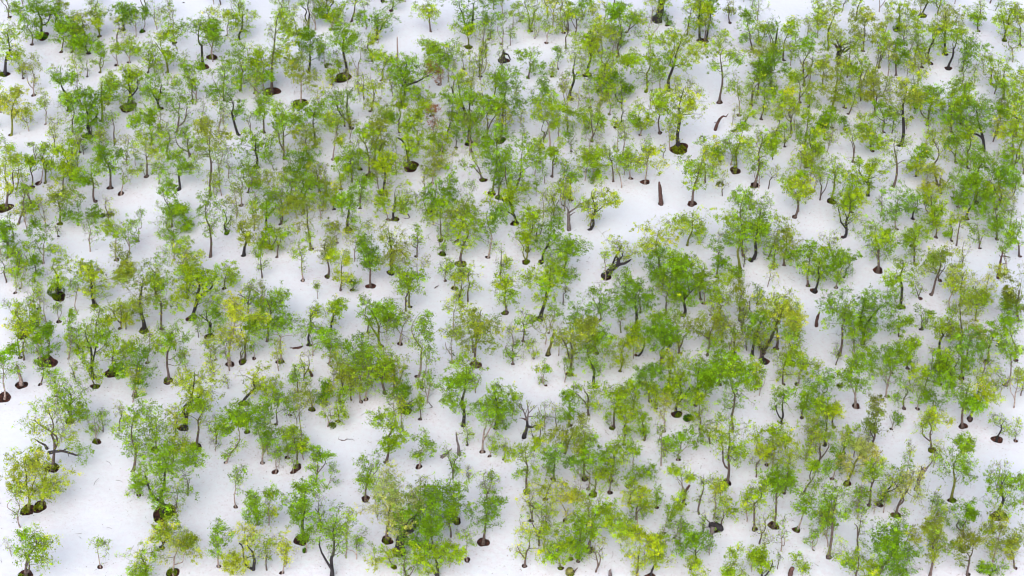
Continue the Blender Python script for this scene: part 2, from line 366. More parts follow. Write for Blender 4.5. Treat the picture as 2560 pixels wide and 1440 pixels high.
# ------------------------------------------------------------------ the catalogue of trees read off the photograph
# foot x, foot y, crown top x, crown top y, crown width (photo pixels), leaf kind, fullness, bark, pit width, form flags | label
TREES = """
107 88 95 -25 115 d 3 k 30 tw
147 76 130 0 60 o 2 k 12
308 73 305 -25 75 d 3 k 10
340 90 338 20 30 l 1 p 4
356 77 362 5 42 d 2 p 16 t
248 90 240 5 64 y 2 g 0 f
215 92 195 -5 90 o 2 m 0 f
10 183 32 35 82 l 2 k 26 t
24 42 20 -40 55 g 1 m 0
84 237 78 128 55 o 1 p 10
58 195 55 145 42 o 1 m 7
25 337 40 198 76 Y 3 g 0
114 310 110 215 42 y 1 p 0
219 338 212 195 112 d 3 k 26 tf
172 276 152 138 80 g 2 k 10
253 301 258 172 62 l 2 g 9 h
153 129 160 45 82 g 2 m 8
221 132 205 58 88 g 3 k 10
250 180 248 100 52 g 2 g 0
291 162 288 95 52 l 2 p 0
322 155 322 60 46 l 2 p 0
218 191 220 135 36 g 1 m 5
195 200 188 140 32 y 1 p 4
320 264 322 163 74 l 2 k 42 wt|stout black-trunked birch in a wide black snow pit, crown small and lime
402 270 400 160 122 g 2 k 14 w
418 180 400 42 74 l 2 g 0
436 106 425 0 64 l 1 p 10 t
507 165 498 25 98 g 2 k 26 t|grey-green birch above a brown ringed pit with a curved dead limb
530 140 535 8 72 y 2 p 26 t
567 88 572 5 28 g 1 p 5
597 98 615 2 74 l 2 k 0
600 226 598 88 118 g 2 g 0
636 232 642 140 46 l 2 g 0
597 336 555 215 100 d 2 k 0 w
492 253 478 125 62 g 2 p 4
378 360 370 248 96 g 3 m 0 c
366 440 368 322 80 y 2 m 10
527 488 523 288 92 o 2 m 0 h
475 390 458 280 90 g 1 m 5 f
679 225 708 -5 95 l 2 m 42 h|tall lime birch on a black-pitted curved trunk carrying a dark knot
661 223 645 90 62 l 2 p 8
750 256 755 122 88 o 3 p 38 th|olive birch on a straight white trunk in a round pit
768 178 778 50 78 d 3 k 0
767 70 778 -35 62 g 2 k 0
820 38 808 -35 62 o 2 k 30
828 72 838 -5 72 l 2 p 9 t
857 190 866 42 78 g 3 k 38 th|green birch with a blackened mossy trunk swelling at the foot
830 210 828 130 48 l 2 p 0
879 52 893 -60 62 l 1 m 0
942 97 947 5 98 d 2 k 12 w|flat-topped green birch on a pale leaning trunk beside open snow
978 25 985 -25 32 g 2 m 10
957 2 950 -90 72 g 2 k 12
1077 78 1065 -18 78 y 2 m 6 h
930 152 925 78 42 y 2 m 0
1171 82 1197 -48 128 d 2 k 12 f
1171 116 1166 45 68 l 2 g 20 t
1222 99 1232 38 42 g 1 p 6
1254 109 1266 8 46 g 1 p 8
1160 172 1150 98 42 l 1 p 0
1099 210 1102 88 92 g 2 p 9 th
1075 172 1075 62 64 l 3 p 0
954 200 962 108 74 l 2 g 0
1003 260 1022 116 105 g 3 k 30 t|dense green birch whose long right limb carries red-brown dead leaves
925 277 938 158 92 y 1 m 0
935 403 942 268 102 o 3 m 20
925 437 912 298 62 l 2 m 24 t
900 422 892 320 52 l 1 p 12 t
880 320 850 195 112 g 1 k 0 f
710 398 702 250 84 l 2 m 0
787 362 782 248 88 g 3 k 10
768 386 760 290 72 o 2 m 5
833 397 840 282 62 y 2 p 0
1173 356 1180 203 104 g 3 k 22 th
1216 343 1226 238 82 o 2 m 20
1251 348 1266 180 88 d 2 m 26 t
1027 412 1015 265 92 l 2 k 38 tf
1085 347 1082 270 48 r 1 p 0
1115 347 1130 262 58 l 1 k 0
1140 368 1140 305 20 d 2 m 0
1105 378 1085 315 72 l 2 m 0
1078 288 1070 215 52 l 1 p 0
1045 278 1045 222 42 g 1 p 0
1165 292 1142 150 82 l 1 k 0 f
1201 190 1200 105 68 y 1 k 0
1236 240 1242 158 70 g 2 g 0
1326 76 1318 -30 74 l 1 g 14 tf
1337 95 1338 30 42 l 1 p 4
1366 106 1373 33 44 l 1 p 9
1299 52 1300 -12 36 l 1 p 0
1281 72 1285 15 24 l 1 p 3
1409 80 1394 -22 64 y 1 p 9 f
1418 73 1421 -18 54 l 2 m 9 f
1437 86 1450 0 38 l 1 m 5
1455 48 1460 -25 48 g 2 p 6
1320 194 1332 98 62 g 2 m 8 t
1395 172 1398 103 27 b 2 p 0
1380 190 1380 140 24 l 2 p 0
1468 185 1480 50 88 y 3 k 20 th|yellow-green birch with blackened trunk and mossy green foot
1425 245 1446 108 80 l 1 k 17 h|sparse lime birch on a slim black trunk footed in a black pit
1350 292 1354 174 58 d 2 p 0
1415 260 1404 180 38 o 1 p 3
1496 225 1532 108 108 l 3 m 12
1513 247 1545 162 112 d 3 m 12 t
1545 140 1550 -10 92 g 3 m 0 c
1565 80 1588 8 58 l 2 m 0
1645 50 1658 -75 92 l 2 k 24 h|birch with very thick black trunk cut by the upper edge of view
1668 62 1672 22 38 d 2 m 0
1752 99 1745 -28 78 l 3 k 20
1766 102 1782 -5 72 g 2 k 12
1825 56 1825 -20 48 o 1 m 0
1676 162 1690 68 64 l 2 m 9
1672 225 1725 68 98 y 3 k 0 h
1615 228 1622 84 78 l 3 g 9 t
1569 162 1575 135 22 l 1 m 0
1698 368 1706 184 128 y 3 k 42 tw|large yellow-green birch above a round hollow filled with moss
1650 331 1650 233 58 l 2 m 13 h
1600 337 1600 225 62 l 2 p 0
1538 317 1570 245 72 l 1 k 0
1523 285 1530 198 44 y 1 p 7 t
1480 352 1480 245 64 l 2 m 0
1475 268 1475 208 38 l 1 p 0
1375 372 1368 238 88 l 3 p 0 h
1420 332 1415 262 64 l 2 m 0
1428 378 1428 315 28 d 2 m 0
1208 448 1188 363 82 l 1 m 18 t
1229 482 1250 368 72 d 2 g 20 t
1246 491 1264 395 58 d 2 m 18 t
1272 495 1325 315 125 g 2 m 24 tf
1287 556 1275 438 104 l 2 k 21 t|lime birch with black forked trunk standing in a round mossy pit
1799 254 1814 108 76 l 2 m 17 h|slim lime birch on a long grey trunk beside the diagonal snow gap
1878 262 1890 163 58 l 1 m 8
1848 287 1850 178 58 l 1 p 10
1893 236 1908 148 54 d 2 m 9
1890 200 1905 98 72 o 2 m 0
1903 297 1920 205 62 l 1 m 7
1832 327 1888 255 64 l 1 k 0
1795 130 1808 58 48 l 1 p 0
1880 122 1865 12 58 g 2 m 0
1900 112 1895 38 58 l 2 m 0
1800 402 1785 320 64 g 2 m 0
1838 424 1852 303 72 l 2 g 26 h
1887 461 1906 304 98 l 2 m 23 h|lime birch with smooth grey trunk rising from a dark pit by open snow
2069 124 2080 -8 80 y 2 g 6
2044 67 2045 -22 38 l 1 m 0
2097 165 2106 62 92 l 1 k 0 w|birch with twisted black spreading limbs and thin lime leaves
2140 50 2152 -45 34 l 1 m 5
2157 126 2172 20 92 o 3 m 0
2243 73 2256 -22 84 l 2 k 18 t
2306 37 2342 -42 66 l 1 k 22 t|bent black trunk leaning right out of a mossy pit, crown cut off
2327 157 2345 42 80 l 2 k 13 h
2363 134 2372 18 84 o 2 k 14 h
2371 169 2398 62 80 l 2 k 18 h|green birch on a black trunk leaning right, foot in a dark pit
2402 177 2434 75 78 d 2 m 0
2447 77 2450 -12 64 l 2 m 0
2511 99 2536 -12 74 l 2 k 15 t
2511 246 2522 138 88 l 2 k 5
2458 182 2462 120 24 l 1 p 3
2240 187 2246 80 48 d 3 m 0
2197 167 2215 78 64 l 2 m 0
2272 127 2300 58 48 l 1 p 0
2305 167 2310 95 48 l 2 m 0
2010 212 2015 85 66 g 2 m 0
2058 222 2058 130 60 o 3 m 0
2085 272 2096 148 80 o 2 g 0
2112 268 2112 200 34 d 3 m 0
2000 255 2004 163 64 l 2 m 7
2021 267 2030 188 48 y 2 g 6
1978 332 1985 213 80 y 2 m 0
1962 366 1965 303 52 l 2 m 6
1955 292 1965 213 64 l 2 m 0
1935 242 1935 103 74 d 3 m 0 c
2015 362 2020 263 56 l 2 m 6
2062 347 2066 263 74 g 3 m 0
2080 318 2085 268 42 l 2 p 0
2112 322 2112 284 32 d 3 m 0
2120 284 2152 213 74 l 1 m 0
2185 287 2190 168 64 o 3 m 0
2205 240 2225 183 44 o 1 m 0
2182 377 2172 276 84 l 2 m 0
2170 488 2176 368 84 l 2 k 0
2250 362 2264 185 88 o 2 k 16 h
2318 312 2336 188 112 g 2 m 0
2233 465 2250 318 84 l 1 m 0 h
2290 440 2288 370 56 l 2 m 0
2345 462 2335 300 84 y 2 m 0
2460 378 2450 248 144 d 2 k 0 w
2530 412 2545 263 80 y 3 m 0 f
2405 310 2418 158 74 l 2 m 0
2504 277 2510 198 44 g 1 p 3
2550 112 2556 8 56 o 2 m 0
12 516 15 348 78 y 2 m 34 t
79 466 74 373 58 g 1 m 16
96 456 110 353 44 l 1 p 15
113 455 118 338 64 l 2 g 8
40 472 42 370 44 l 2 m 0
177 448 165 323 60 l 2 g 9
158 475 152 388 66 l 3 m 0
275 468 262 338 88 d 3 m 15 h|deep green birch on a clean grey trunk, left of two small pits
302 482 311 395 58 l 1 p 17 h
239 502 222 378 76 g 3 m 12 h
446 472 448 368 98 g 2 k 14
428 565 420 440 76 g 3 m 0 c
432 600 424 505 84 g 3 m 0 c
435 648 426 565 70 g 2 p 0
150 558 140 450 90 o 2 g 15 t
195 562 195 475 78 d 3 p 0
95 522 93 488 28 l 2 m 0
146 590 140 560 20 l 1 m 6
292 648 290 528 70 l 2 p 13 h|pale-trunked lime birch alone on snow, above a small snag
344 602 352 518 26 g 1 p 0
525 642 520 485 98 g 1 m 0 h
567 582 562 498 54 d 1 k 13 t
603 512 596 398 80 g 1 p 10
609 637 616 520 84 o 2 k 10 h
640 416 635 298 94 g 2 k 18
20 642 12 540 78 d 3 m 0
45 662 30 588 62 g 2 m 0
108 657 100 548 64 d 2 p 0
45 686 50 600 54 l 1 m 7
50 720 55 648 48 l 1 p 6
85 702 85 623 44 d 3 m 0
147 738 140 613 74 l 2 k 36 t
237 762 215 638 112 y 2 k 20 t
360 824 335 660 134 o 3 k 24 th|olive birch with a broad crown on a long black leaning trunk
392 742 372 632 60 g 2 m 0
478 793 505 632 168 l 3 k 24 w|very broad bright lime birch on a black trunk leaning right
466 741 470 658 64 g 2 k 15
405 821 395 688 92 l 2 m 13 h
523 838 520 738 74 g 2 k 22 t
735 452 762 368 122 d 3 k 0
757 532 755 420 84 g 2 k 0
740 517 705 378 92 o 1 p 0
806 526 812 440 34 l 1 p 5
852 472 845 385 48 l 3 g 0
871 440 870 368 62 g 1 m 4
870 573 873 453 74 g 3 k 22
835 522 835 433 54 y 2 m 0
778 622 755 488 94 o 2 m 13 h
843 606 835 538 74 o 2 p 6
666 571 668 468 84 g 2 k 15
678 622 665 558 78 l 2 m 8
692 642 700 560 74 l 2 m 0
757 700 748 568 60 l 1 p 9
818 690 815 583 80 o 1 m 15 th
852 724 856 598 60 y 3 m 6
927 713 920 598 92 d 3 m 22 h|deep green birch with flat crown standing over a round black pit
977 680 985 538 112 o 2 k 21 h|olive birch with kinked brown trunk and one long crooked right branch
958 479 972 358 108 l 3 k 26 th
988 546 985 446 112 l 2 k 19 t|lime birch on a thick black stub beside a curled dead branch
971 547 950 478 72 l 1 p 0
1080 457 1095 375 98 o 2 p 0
1075 526 1098 440 102 d 3 m 22 t
1101 599 1102 498 88 l 2 m 15 t
1152 657 1172 528 130 l 2 m 28 |lime birch leaning over a split brown pit
1106 633 1112 560 64 g 1 p 19 t
1140 602 1170 475 84 o 2 m 0
1137 719 1130 638 64 g 1 p 17
1113 701 1115 630 34 g 1 p 7
1219 642 1240 498 58 b 2 p 9
1250 692 1255 593 54 l 1 m 0
1025 766 1020 655 88 g 2 g 9
880 724 886 688 36 g 2 m 0
1484 451 1486 348 94 l 3 p 6
1533 453 1524 358 54 l 1 m 5 h
1427 498 1425 412 62 d 2 m 13 h
1408 513 1395 448 48 l 1 p 0
1388 546 1378 462 44 l 1 m 4
1577 445 1578 348 58 l 2 p 11 h
1613 453 1622 348 88 y 2 p 23 h
1730 507 1757 372 104 l 3 m 23 h|full lime birch with pale leaning trunk at right edge of the clearing
1473 573 1496 438 80 y 2 k 7
1315 653 1318 558 68 l 1 g 19 tf
1318 626 1325 488 74 l 2 g 9
1353 653 1386 536 94 d 2 k 17
1410 686 1420 568 132 g 2 g 0
1263 781 1265 660 106 l 2 m 17 th|round lime birch on a slim black trunk beside its wider twin
1349 795 1386 648 146 l 3 k 21 wh|wide lime birch, black trunk in black pit, right of its narrower twin
1515 689 1556 592 112 y 1 k 27 w|birch with thick black trunk leaning far right from a black pit
1562 730 1565 663 54 g 2 m 0
1650 692 1645 563 94 y 2 m 0
1718 612 1742 498 94 l 2 g 0
1707 787 1722 655 102 g 3 k 14
1690 747 1690 588 104 g 3 m 0 c
1655 722 1665 628 84 d 3 m 0
1752 747 1755 632 78 l 3 m 0
1790 692 1806 588 58 d 2 m 0
1850 669 1860 528 98 l 2 g 0 h
1877 649 1916 498 108 g 2 k 15 t
1875 522 1870 453 74 l 1 m 0
1850 722 1848 663 48 l 3 m 0
1895 758 1892 700 28 d 2 m 0
1986 541 1996 412 100 y 3 m 13 h|yellow-green umbrella birch with light trunk leaning right
2015 418 2025 328 74 l 2 k 0
2079 501 2092 368 104 l 2 g 24 th|lime birch with thick moss-green trunk beside open snow
2133 403 2146 308 54 l 2 m 9
2107 592 2142 468 98 l 3 k 0
2242 572 2246 458 98 b 2 p 0
2195 673 2206 533 132 g 2 m 23 |wide green birch forking low above a mossy round pit
2282 613 2300 540 64 l 2 k 16
2282 546 2300 468 54 g 2 k 9
2352 482 2345 390 74 Y 2 m 0
2335 562 2330 453 74 y 2 m 0
2340 592 2345 510 70 l 2 m 0
2390 405 2396 318 58 g 2 m 8
2440 505 2456 368 94 g 3 k 14
2395 517 2410 408 90 g 3 p 0
2413 544 2462 450 84 g 2 k 19 |green birch on a thin black stem leaning far right from a pit
2488 522 2530 388 94 d 3 m 0
2492 597 2502 488 78 g 3 m 9
2380 602 2385 520 34 l 3 m 0
2328 735 2370 598 84 o 2 m 0
2465 747 2470 653 84 Y 2 m 0
2400 762 2410 650 84 y 1 m 0
2548 802 2545 663 66 q 3 m 0
2090 718 2105 600 64 g 2 p 9
2110 692 2126 618 54 d 3 m 0
2035 725 2066 618 84 l 2 k 19
2020 713 2028 588 84 g 2 m 9 t
1920 646 1945 558 84 l 1 m 6
1960 662 1975 543 98 o 2 m 0
2085 652 2075 578 64 l 1 m 0
2253 766 2250 622 84 l 2 k 20 th
2301 745 2290 690 34 l 1 m 9
38 731 36 660 38 l 1 p 8
84 753 82 690 38 g 1 p 6
97 770 100 700 38 l 1 p 9
147 803 137 745 28 g 1 p 10
51 893 35 800 80 l 2 g 9
58 834 42 743 80 y 2 m 32 t
118 900 120 797 78 d 3 m 46 f|three-stemmed deep green birch rising from a crescent of black earth
98 894 95 775 40 l 2 p 0
170 896 170 765 44 g 2 p 4
195 882 190 828 64 l 2 m 0
235 942 220 785 74 l 2 k 13
238 964 213 892 56 l 2 m 21 t
280 928 290 818 104 l 2 m 36 t
338 987 347 873 108 d 3 m 19 th|rich green mushroom-shaped birch on a short reddish trunk
368 906 376 800 64 l 1 p 0
420 950 428 798 78 g 2 m 23 th
10 990 5 878 84 g 2 p 33 h|green birch on a white trunk in a brown pit at the picture's edge
175 1050 165 908 124 g 2 m 23 tf
130 1167 115 985 140 y 1 m 36 tw|sparse yellow-green birch with a long bare arm stretching right
458 1067 482 903 132 y 2 k 27
435 1092 436 1032 58 Y 3 m 0
489 1113 500 983 78 l 2 m 28 h|lime birch on a thin trunk centred in a clean brown pit
330 1177 350 978 124 g 2 m 0
387 1122 395 1040 64 g 1 m 22 t
575 908 590 738 100 Y 3 p 21 h|bright yellow birch on a pale trunk in a round brown pit
606 902 620 788 64 l 2 m 21 t
635 895 632 850 32 l 1 p 11
540 898 530 830 54 g 1 p 6
609 1006 652 898 122 y 2 k 23 |yellow-green birch on a thick black stump-like trunk leaning right
656 1156 648 1008 96 d 3 p 12
563 1156 572 968 72 g 3 p 7 c
242 1102 230 1030 48 l 1 p 21 t
617 1078 612 1010 50 g 2 m 14 t
773 861 786 758 74 l 1 k 13 h|small lime birch on a crooked black trunk near the fallen log
700 902 706 773 98 g 2 p 20 th
668 852 662 728 104 g 3 m 0
823 827 840 738 80 l 2 k 0
822 908 826 798 84 g 3 p 0
742 979 742 893 48 g 2 m 0
725 1037 720 958 58 g 1 p 0
780 1022 772 955 52 o 1 m 17 t
815 1002 815 928 64 d 3 m 0
850 1003 860 883 112 o 2 m 0
845 1052 845 968 58 l 2 m 10
903 1003 900 868 64 g 1 p 9
915 997 926 868 74 g 1 p 12
952 864 940 728 122 g 2 g 13
905 882 900 832 26 d 3 m 0
962 982 950 858 112 l 3 m 0
980 985 992 886 74 o 3 m 0
1016 1024 1000 958 92 d 3 m 27 t
1000 858 1015 753 74 l 1 p 15 f
1043 940 1062 753 58 g 2 p 13
1055 968 1076 878 54 g 1 p 11
1050 1047 1050 980 28 l 3 m 0
1130 905 1125 798 48 o 1 p 9
1190 909 1192 740 130 o 3 m 27 |large dense olive-green birch alone on snow above a round black pit
1158 1062 1150 908 108 g 3 k 11
1206 1128 1217 983 94 g 2 p 13
1238 1070 1252 923 88 g 2 k 0
1168 1112 1165 1058 38 l 1 m 6
1224 1139 1236 1088 38 l 2 p 8
1258 1148 1268 1093 34 l 1 m 5
1372 832 1388 753 28 g 2 p 6
1282 909 1290 828 58 g 1 m 7
1308 852 1315 755 74 l 1 m 0
1334 896 1336 828 44 l 1 p 5
1365 963 1353 890 34 l 2 p 6
1424 934 1446 783 112 o 3 m 18
1490 881 1482 738 132 b 2 m 16 w|blue-green birch with wide thin crown on a curved grey trunk
1589 820 1582 688 118 d 2 k 25 tw|deep green birch with forked limbs above a mossy black pit
1590 887 1630 798 74 l 1 k 0
1650 829 1655 768 64 l 2 m 9
1651 930 1660 785 110 d 3 m 12
1700 882 1690 778 94 o 2 m 0
1760 757 1765 688 54 l 1 p 12
1776 787 1786 718 34 l 1 p 5
1768 887 1785 788 88 o 3 m 0
1835 883 1840 778 64 o 1 m 13 th
1880 887 1900 753 80 g 2 k 0 h
1910 900 1968 742 134 Y 3 k 27 |broad yellow birch leaning right from a large black pit
1940 870 1945 720 90 y 2 m 14
1738 1012 1756 868 112 g 3 m 0
1692 1033 1702 922 94 l 2 k 25 t|lime birch on a straight black trunk, mossy pit to its right
1668 973 1682 878 84 y 2 k 18 t
1490 966 1478 848 122 g 2 k 15 t
1550 927 1572 838 84 y 2 g 0
1625 1002 1615 893 74 b 3 m 0
1582 1022 1590 938 84 l 2 m 0
1472 1037 1470 928 94 l 1 m 6
1425 1062 1425 963 60 g 3 m 0
1531 1068 1545 958 94 l 2 m 15 t
1830 1078 1845 883 114 g 3 m 0 c
1890 972 1890 903 44 y 3 m 0
1750 1072 1750 983 74 l 2 m 0
1817 1204 1832 1042 124 l 2 m 23 |tall feathery lime birch on a brown trunk beside open snow
1412 1132 1418 1028 92 o 2 m 0
1463 1194 1456 1052 64 o 2 m 20
1660 1077 1670 978 48 Y 1 p 0
2155 858 2158 712 172 d 3 k 0 w|very broad deep green birch spreading above a snow gap
2097 887 2115 740 78 g 2 m 11 h
2180 927 2177 868 34 d 3 m 0
2140 1013 2148 848 84 g 3 p 22 f
2218 990 2236 858 84 g 2 p 10
2230 932 2230 858 44 b 2 m 0
2269 920 2286 818 78 l 2 m 9
2303 822 2310 758 44 g 2 m 11 t
2347 889 2372 778 78 l 2 k 17 th
2405 872 2422 728 98 o 2 m 0
2385 962 2385 848 64 l 3 m 0 c
2403 943 2440 828 94 b 2 m 18
2378 967 2375 878 54 g 2 k 11 t
2465 902 2490 788 74 g 2 g 19 t
2512 822 2530 738 64 g 2 m 12 t
2513 961 2545 848 54 g 2 p 13 h
2408 1063 2424 928 112 g 3 m 21 h|dense green birch on a slim trunk standing in a clean round pit
2425 1046 2466 908 94 y 2 m 17
2294 1021 2305 928 64 l 1 p 9
2312 981 2320 898 58 l 2 m 9
2335 1037 2335 973 50 d 3 m 0
2330 1123 2330 1023 84 y 2 m 20 t
1992 959 2015 853 88 l 3 p 12 t
1976 904 1985 818 54 l 1 k 23
1954 1057 1965 958 64 g 1 k 0
2005 1043 2016 948 84 g 3 m 11 t
2055 1012 2065 923 74 b 2 m 0
2085 1067 2085 963 54 y 3 m 0
2180 1112 2200 993 64 q 3 m 0
2228 1072 2246 1025 32 d 2 p 0
2493 1096 2520 1028 58 l 1 k 25 |thin-leaved forked birch above a lone black pit on open snow
2539 1101 2545 1040 26 l 1 p 9
1935 1122 1930 1043 64 l 3 m 0
2062 1112 2076 1008 94 l 2 k 11
67 1271 52 1120 112 Y 3 g 35 t|left of two yellow birches on mossy trunks in touching pits
98 1263 108 1140 150 Y 2 g 35 t|right of two yellow birches in touching pits, moss round its foot
62 1437 88 1288 112 l 2 m 40 tf
250 1416 242 1346 44 l 1 p 15 |small round-headed birch alone on open snow in a tiny brown pit
409 1277 412 1100 166 g 3 k 56 t|broad green birch over the widest pit, half black, half mossy
430 1182 436 1093 64 y 3 m 0
347 1236 340 1158 64 g 2 p 10
432 1430 432 1328 108 o 3 p 33 t
405 1368 425 1288 92 y 2 k 14
380 1455 335 1358 134 l 2 k 0
547 1415 540 1298 78 g 2 p 12 h
589 1266 590 1178 64 g 1 p 11 h
640 1312 640 1188 84 g 3 p 0
632 1422 628 1298 128 Y 3 k 0 f|yellow birch with a black knotted trunk at the bottom edge
688 1178 690 1098 54 g 1 p 17
732 1178 735 1130 24 g 1 p 13
743 1164 735 1058 58 l 3 m 23
718 1143 726 1038 54 l 2 p 10
788 1209 800 1118 58 g 3 m 14 |small round green birch alone on snow with leaves to the ground
817 1218 832 1163 40 g 1 p 6
754 1345 757 1208 124 g 3 k 36 |green birch with curved black trunk over a large round black pit
762 1377 776 1318 52 g 2 p 11 t
704 1431 714 1338 48 Y 2 p 11
828 1442 835 1283 104 g 1 k 0 f
968 1348 988 1158 154 Q 3 m 28 t|large pale olive-yellow birch with many fine white twigs
914 1245 926 1148 84 g 2 m 22
997 1377 1060 1222 130 d 3 k 32 t|bright green birch whose black trunk curves right from a mossy pit
1070 1367 1082 1218 94 g 3 m 23
1141 1300 1128 1163 134 g 2 g 24 t
1208 1353 1222 1238 98 d 2 m 28 |green birch in a clean round black pit at the lower centre
1168 1398 1165 1318 44 l 1 p 16
985 1416 948 1358 76 y 2 m 16 t
1092 1447 1092 1328 120 l 3 k 0 f
1010 1462 1015 1368 84 g 1 m 0
963 1155 985 1028 118 l 3 m 0 h
1047 1165 1062 1063 64 g 2 p 18
1219 1231 1232 1163 38 g 1 p 0
1317 1227 1320 1098 84 l 2 m 19
1363 1247 1375 1178 78 y 1 m 13
1383 1197 1392 1098 76 b 3 m 14
1471 1220 1478 1098 70 g 2 p 9
1526 1201 1546 1093 88 l 3 m 15
1525 1230 1530 1165 50 l 1 m 14
1573 1213 1617 1148 90 g 2 p 19
1483 1234 1500 1158 50 y 2 g 21 t
1328 1301 1346 1218 74 y 1 m 9
1361 1304 1375 1238 48 y 2 p 9
1412 1300 1416 1213 78 Y 2 p 10
1471 1372 1500 1228 114 l 3 m 27 t
1445 1402 1450 1293 78 g 3 m 0
1427 1396 1430 1330 44 g 1 p 14 t
1402 1419 1385 1318 114 l 3 p 14 t
1311 1414 1326 1308 84 y 1 m 10
1590 1297 1600 1203 78 y 3 m 0
1595 1442 1602 1288 114 y 3 m 0 c|tall dense yellow-green birch column at the bottom edge
1625 1439 1655 1358 94 y 2 k 25
1574 1256 1580 1198 44 l 1 m 11
1642 1268 1642 1218 30 g 2 m 0
1675 1301 1687 1233 64 l 3 p 8
1696 1148 1712 1058 70 g 3 p 11
1740 1117 1756 1048 44 l 1 p 6
1707 1228 1700 1150 54 l 3 p 0
1660 1332 1673 1263 28 g 1 p 8
1686 1344 1706 1283 30 g 2 p 7
1803 1250 1802 1178 36 l 2 p 5
1800 1313 1817 1243 64 l 2 m 0
1727 1422 1757 1328 88 d 3 k 0 |bright deep green birch on a black leaning trunk below the root mass
1887 1321 1886 1188 68 l 2 m 16 th
1838 1462 1830 1363 70 l 3 p 0
1907 1452 1905 1363 84 l 3 k 0
1917 1161 1912 1100 34 l 1 p 9
1740 1482 1730 1413 64 y 3 m 0
1934 1311 1952 1188 90 g 3 m 28 h|green birch with curved trunk rising from a large round black pit
1991 1323 2032 1208 74 g 2 p 19 t
2010 1231 2056 1133 64 g 3 m 8
2080 1196 2110 1113 54 d 2 p 11
1975 1192 1965 1093 98 y 3 m 0
1960 1232 1975 1158 74 g 3 m 0
2118 1207 2166 1083 98 Q 3 g 21
2034 1375 2034 1303 28 g 2 p 4
2072 1391 2096 1222 90 g 2 m 16 h|tall green birch on a long straight dark trunk alone on snow
2173 1261 2200 1138 74 l 2 m 13 h
2198 1259 2246 1168 84 y 1 k 19
2240 1286 2290 1158 88 Q 1 m 22 t
2380 1249 2402 1108 128 g 2 g 21 t
2410 1342 2416 1243 64 d 3 m 0
2414 1121 2426 1088 34 l 2 m 16 t
2498 1287 2522 1148 108 g 2 k 40 t|green birch with thick mossy trunk over a large brown pit
2483 1403 2522 1288 104 o 2 p 0
2475 1437 2500 1395 60 g 3 k 0
2420 1435 2430 1318 68 q 3 m 13
2325 1442 2355 1308 124 o 3 m 0
2180 1472 2250 1283 112 d 3 m 0
2145 1462 2135 1333 104 l 2 m 0
2270 1442 2260 1358 84 d 2 m 0
2008 1447 2008 1388 50 l 2 p 0
2352 1312 2350 1233 74 g 1 p 6
45 560 60 430 60 l 2 m 0
300 700 295 600 60 o 1 m 0
660 330 655 210 60 g 2 m 0
1040 640 1050 560 50 g 1 m 0
1130 300 1130 215 60 g 1 m 0
1000 330 990 230 90 l 2 m 0
1045 360 1040 255 70 l 2 m 0
1500 130 1490 30 70 l 2 m 0
1470 320 1450 250 60 g 1 m 0
1380 440 1385 335 60 l 2 m 0
1240 430 1245 300 80 g 2 m 0
200 380 195 300 60 g 2 m 0
270 260 275 165 70 l 2 m 0
330 250 320 160 50 l 1 m 0
560 250 550 150 70 g 1 m 0
620 480 640 395 60 g 2 m 0
440 330 450 220 80 g 1 m 0
180 130 175 30 70 l 2 m 0
80 110 70 20 60 g 2 m 0
370 180 380 100 60 l 2 m 0
1960 150 1965 40 70 l 2 m 0
2150 230 2150 120 70 l 2 m 0
2540 340 2540 200 80 l 2 m 0
2380 330 2375 210 70 l 2 m 0
2480 210 2480 110 60 l 1 m 0
2210 330 2215 240 70 g 2 m 0
2290 270 2290 160 70 l 2 m 0
2420 420 2420 300 80 l 2 m 0
2030 420 2040 300 70 l 2 m 0
2130 530 2120 430 70 g 1 m 0
1600 780 1600 690 70 d 2 m 0
1500 800 1500 700 60 g 1 m 0
1570 860 1570 780 60 l 2 m 0
1800 800 1800 690 80 l 2 m 0
1850 800 1855 700 70 o 2 m 0
1800 960 1800 860 80 g 2 m 0
1640 1020 1640 930 70 l 2 m 0
1610 1100 1610 1000 70 l 2 m 0
1560 1110 1560 1010 60 l 2 m 0
1860 640 1850 470 80 g 2 m 0
2290 660 2285 560 70 l 2 m 0
2350 700 2330 620 60 l 1 m 0
2550 640 2550 520 60 g 2 m 0
2540 1420 2540 1320 60 o 2 m 0
2250 840 2250 760 70 g 2 m 0
2440 800 2445 700 70 l 2 m 0
2540 900 2540 780 60 g 2 m 0
2350 960 2350 870 60 g 2 m 0
2260 1020 2260 930 60 g 1 m 0
2110 1130 2120 1050 60 l 2 m 0
1960 960 1960 860 60 l 1 m 0
920 830 920 740 60 g 2 m 0
880 940 880 860 70 g 2 m 0
620 780 620 690 80 g 1 m 0
560 720 560 650 60 l 2 m 0
240 840 240 750 60 l 2 m 0
300 820 300 730 80 y 2 m 0
100 960 110 880 50 g 1 m 0
690 1060 690 990 60 g 1 m 0
700 560 705 450 70 g 1 m 0
800 480 790 390 70 o 2 m 0
900 520 900 430 60 g 2 m 0
1180 380 1170 280 70 g 2 m 0
1340 600 1345 510 60 l 1 m 0
2450 620 2440 540 60 g 1 m 0
""".strip().split('\n')

rows = []
for ln in TREES:
    body, _, lab = ln.partition('|')
    f = body.split()
    form = f[9] if len(f) > 9 else ''
    if not form.replace('t', '') and float(f[8]) >= 11: form += 'v'
    rows.append(dict(bx=float(f[0]), by=float(f[1]), tx=float(f[2]), ty=float(f[3]), w=float(f[4]), col=f[5], dens=int(f[6]),
                     bark=f[7], pit=float(f[8]), tuft='t' in form, form=form.replace('t', ''), label=lab.strip()))

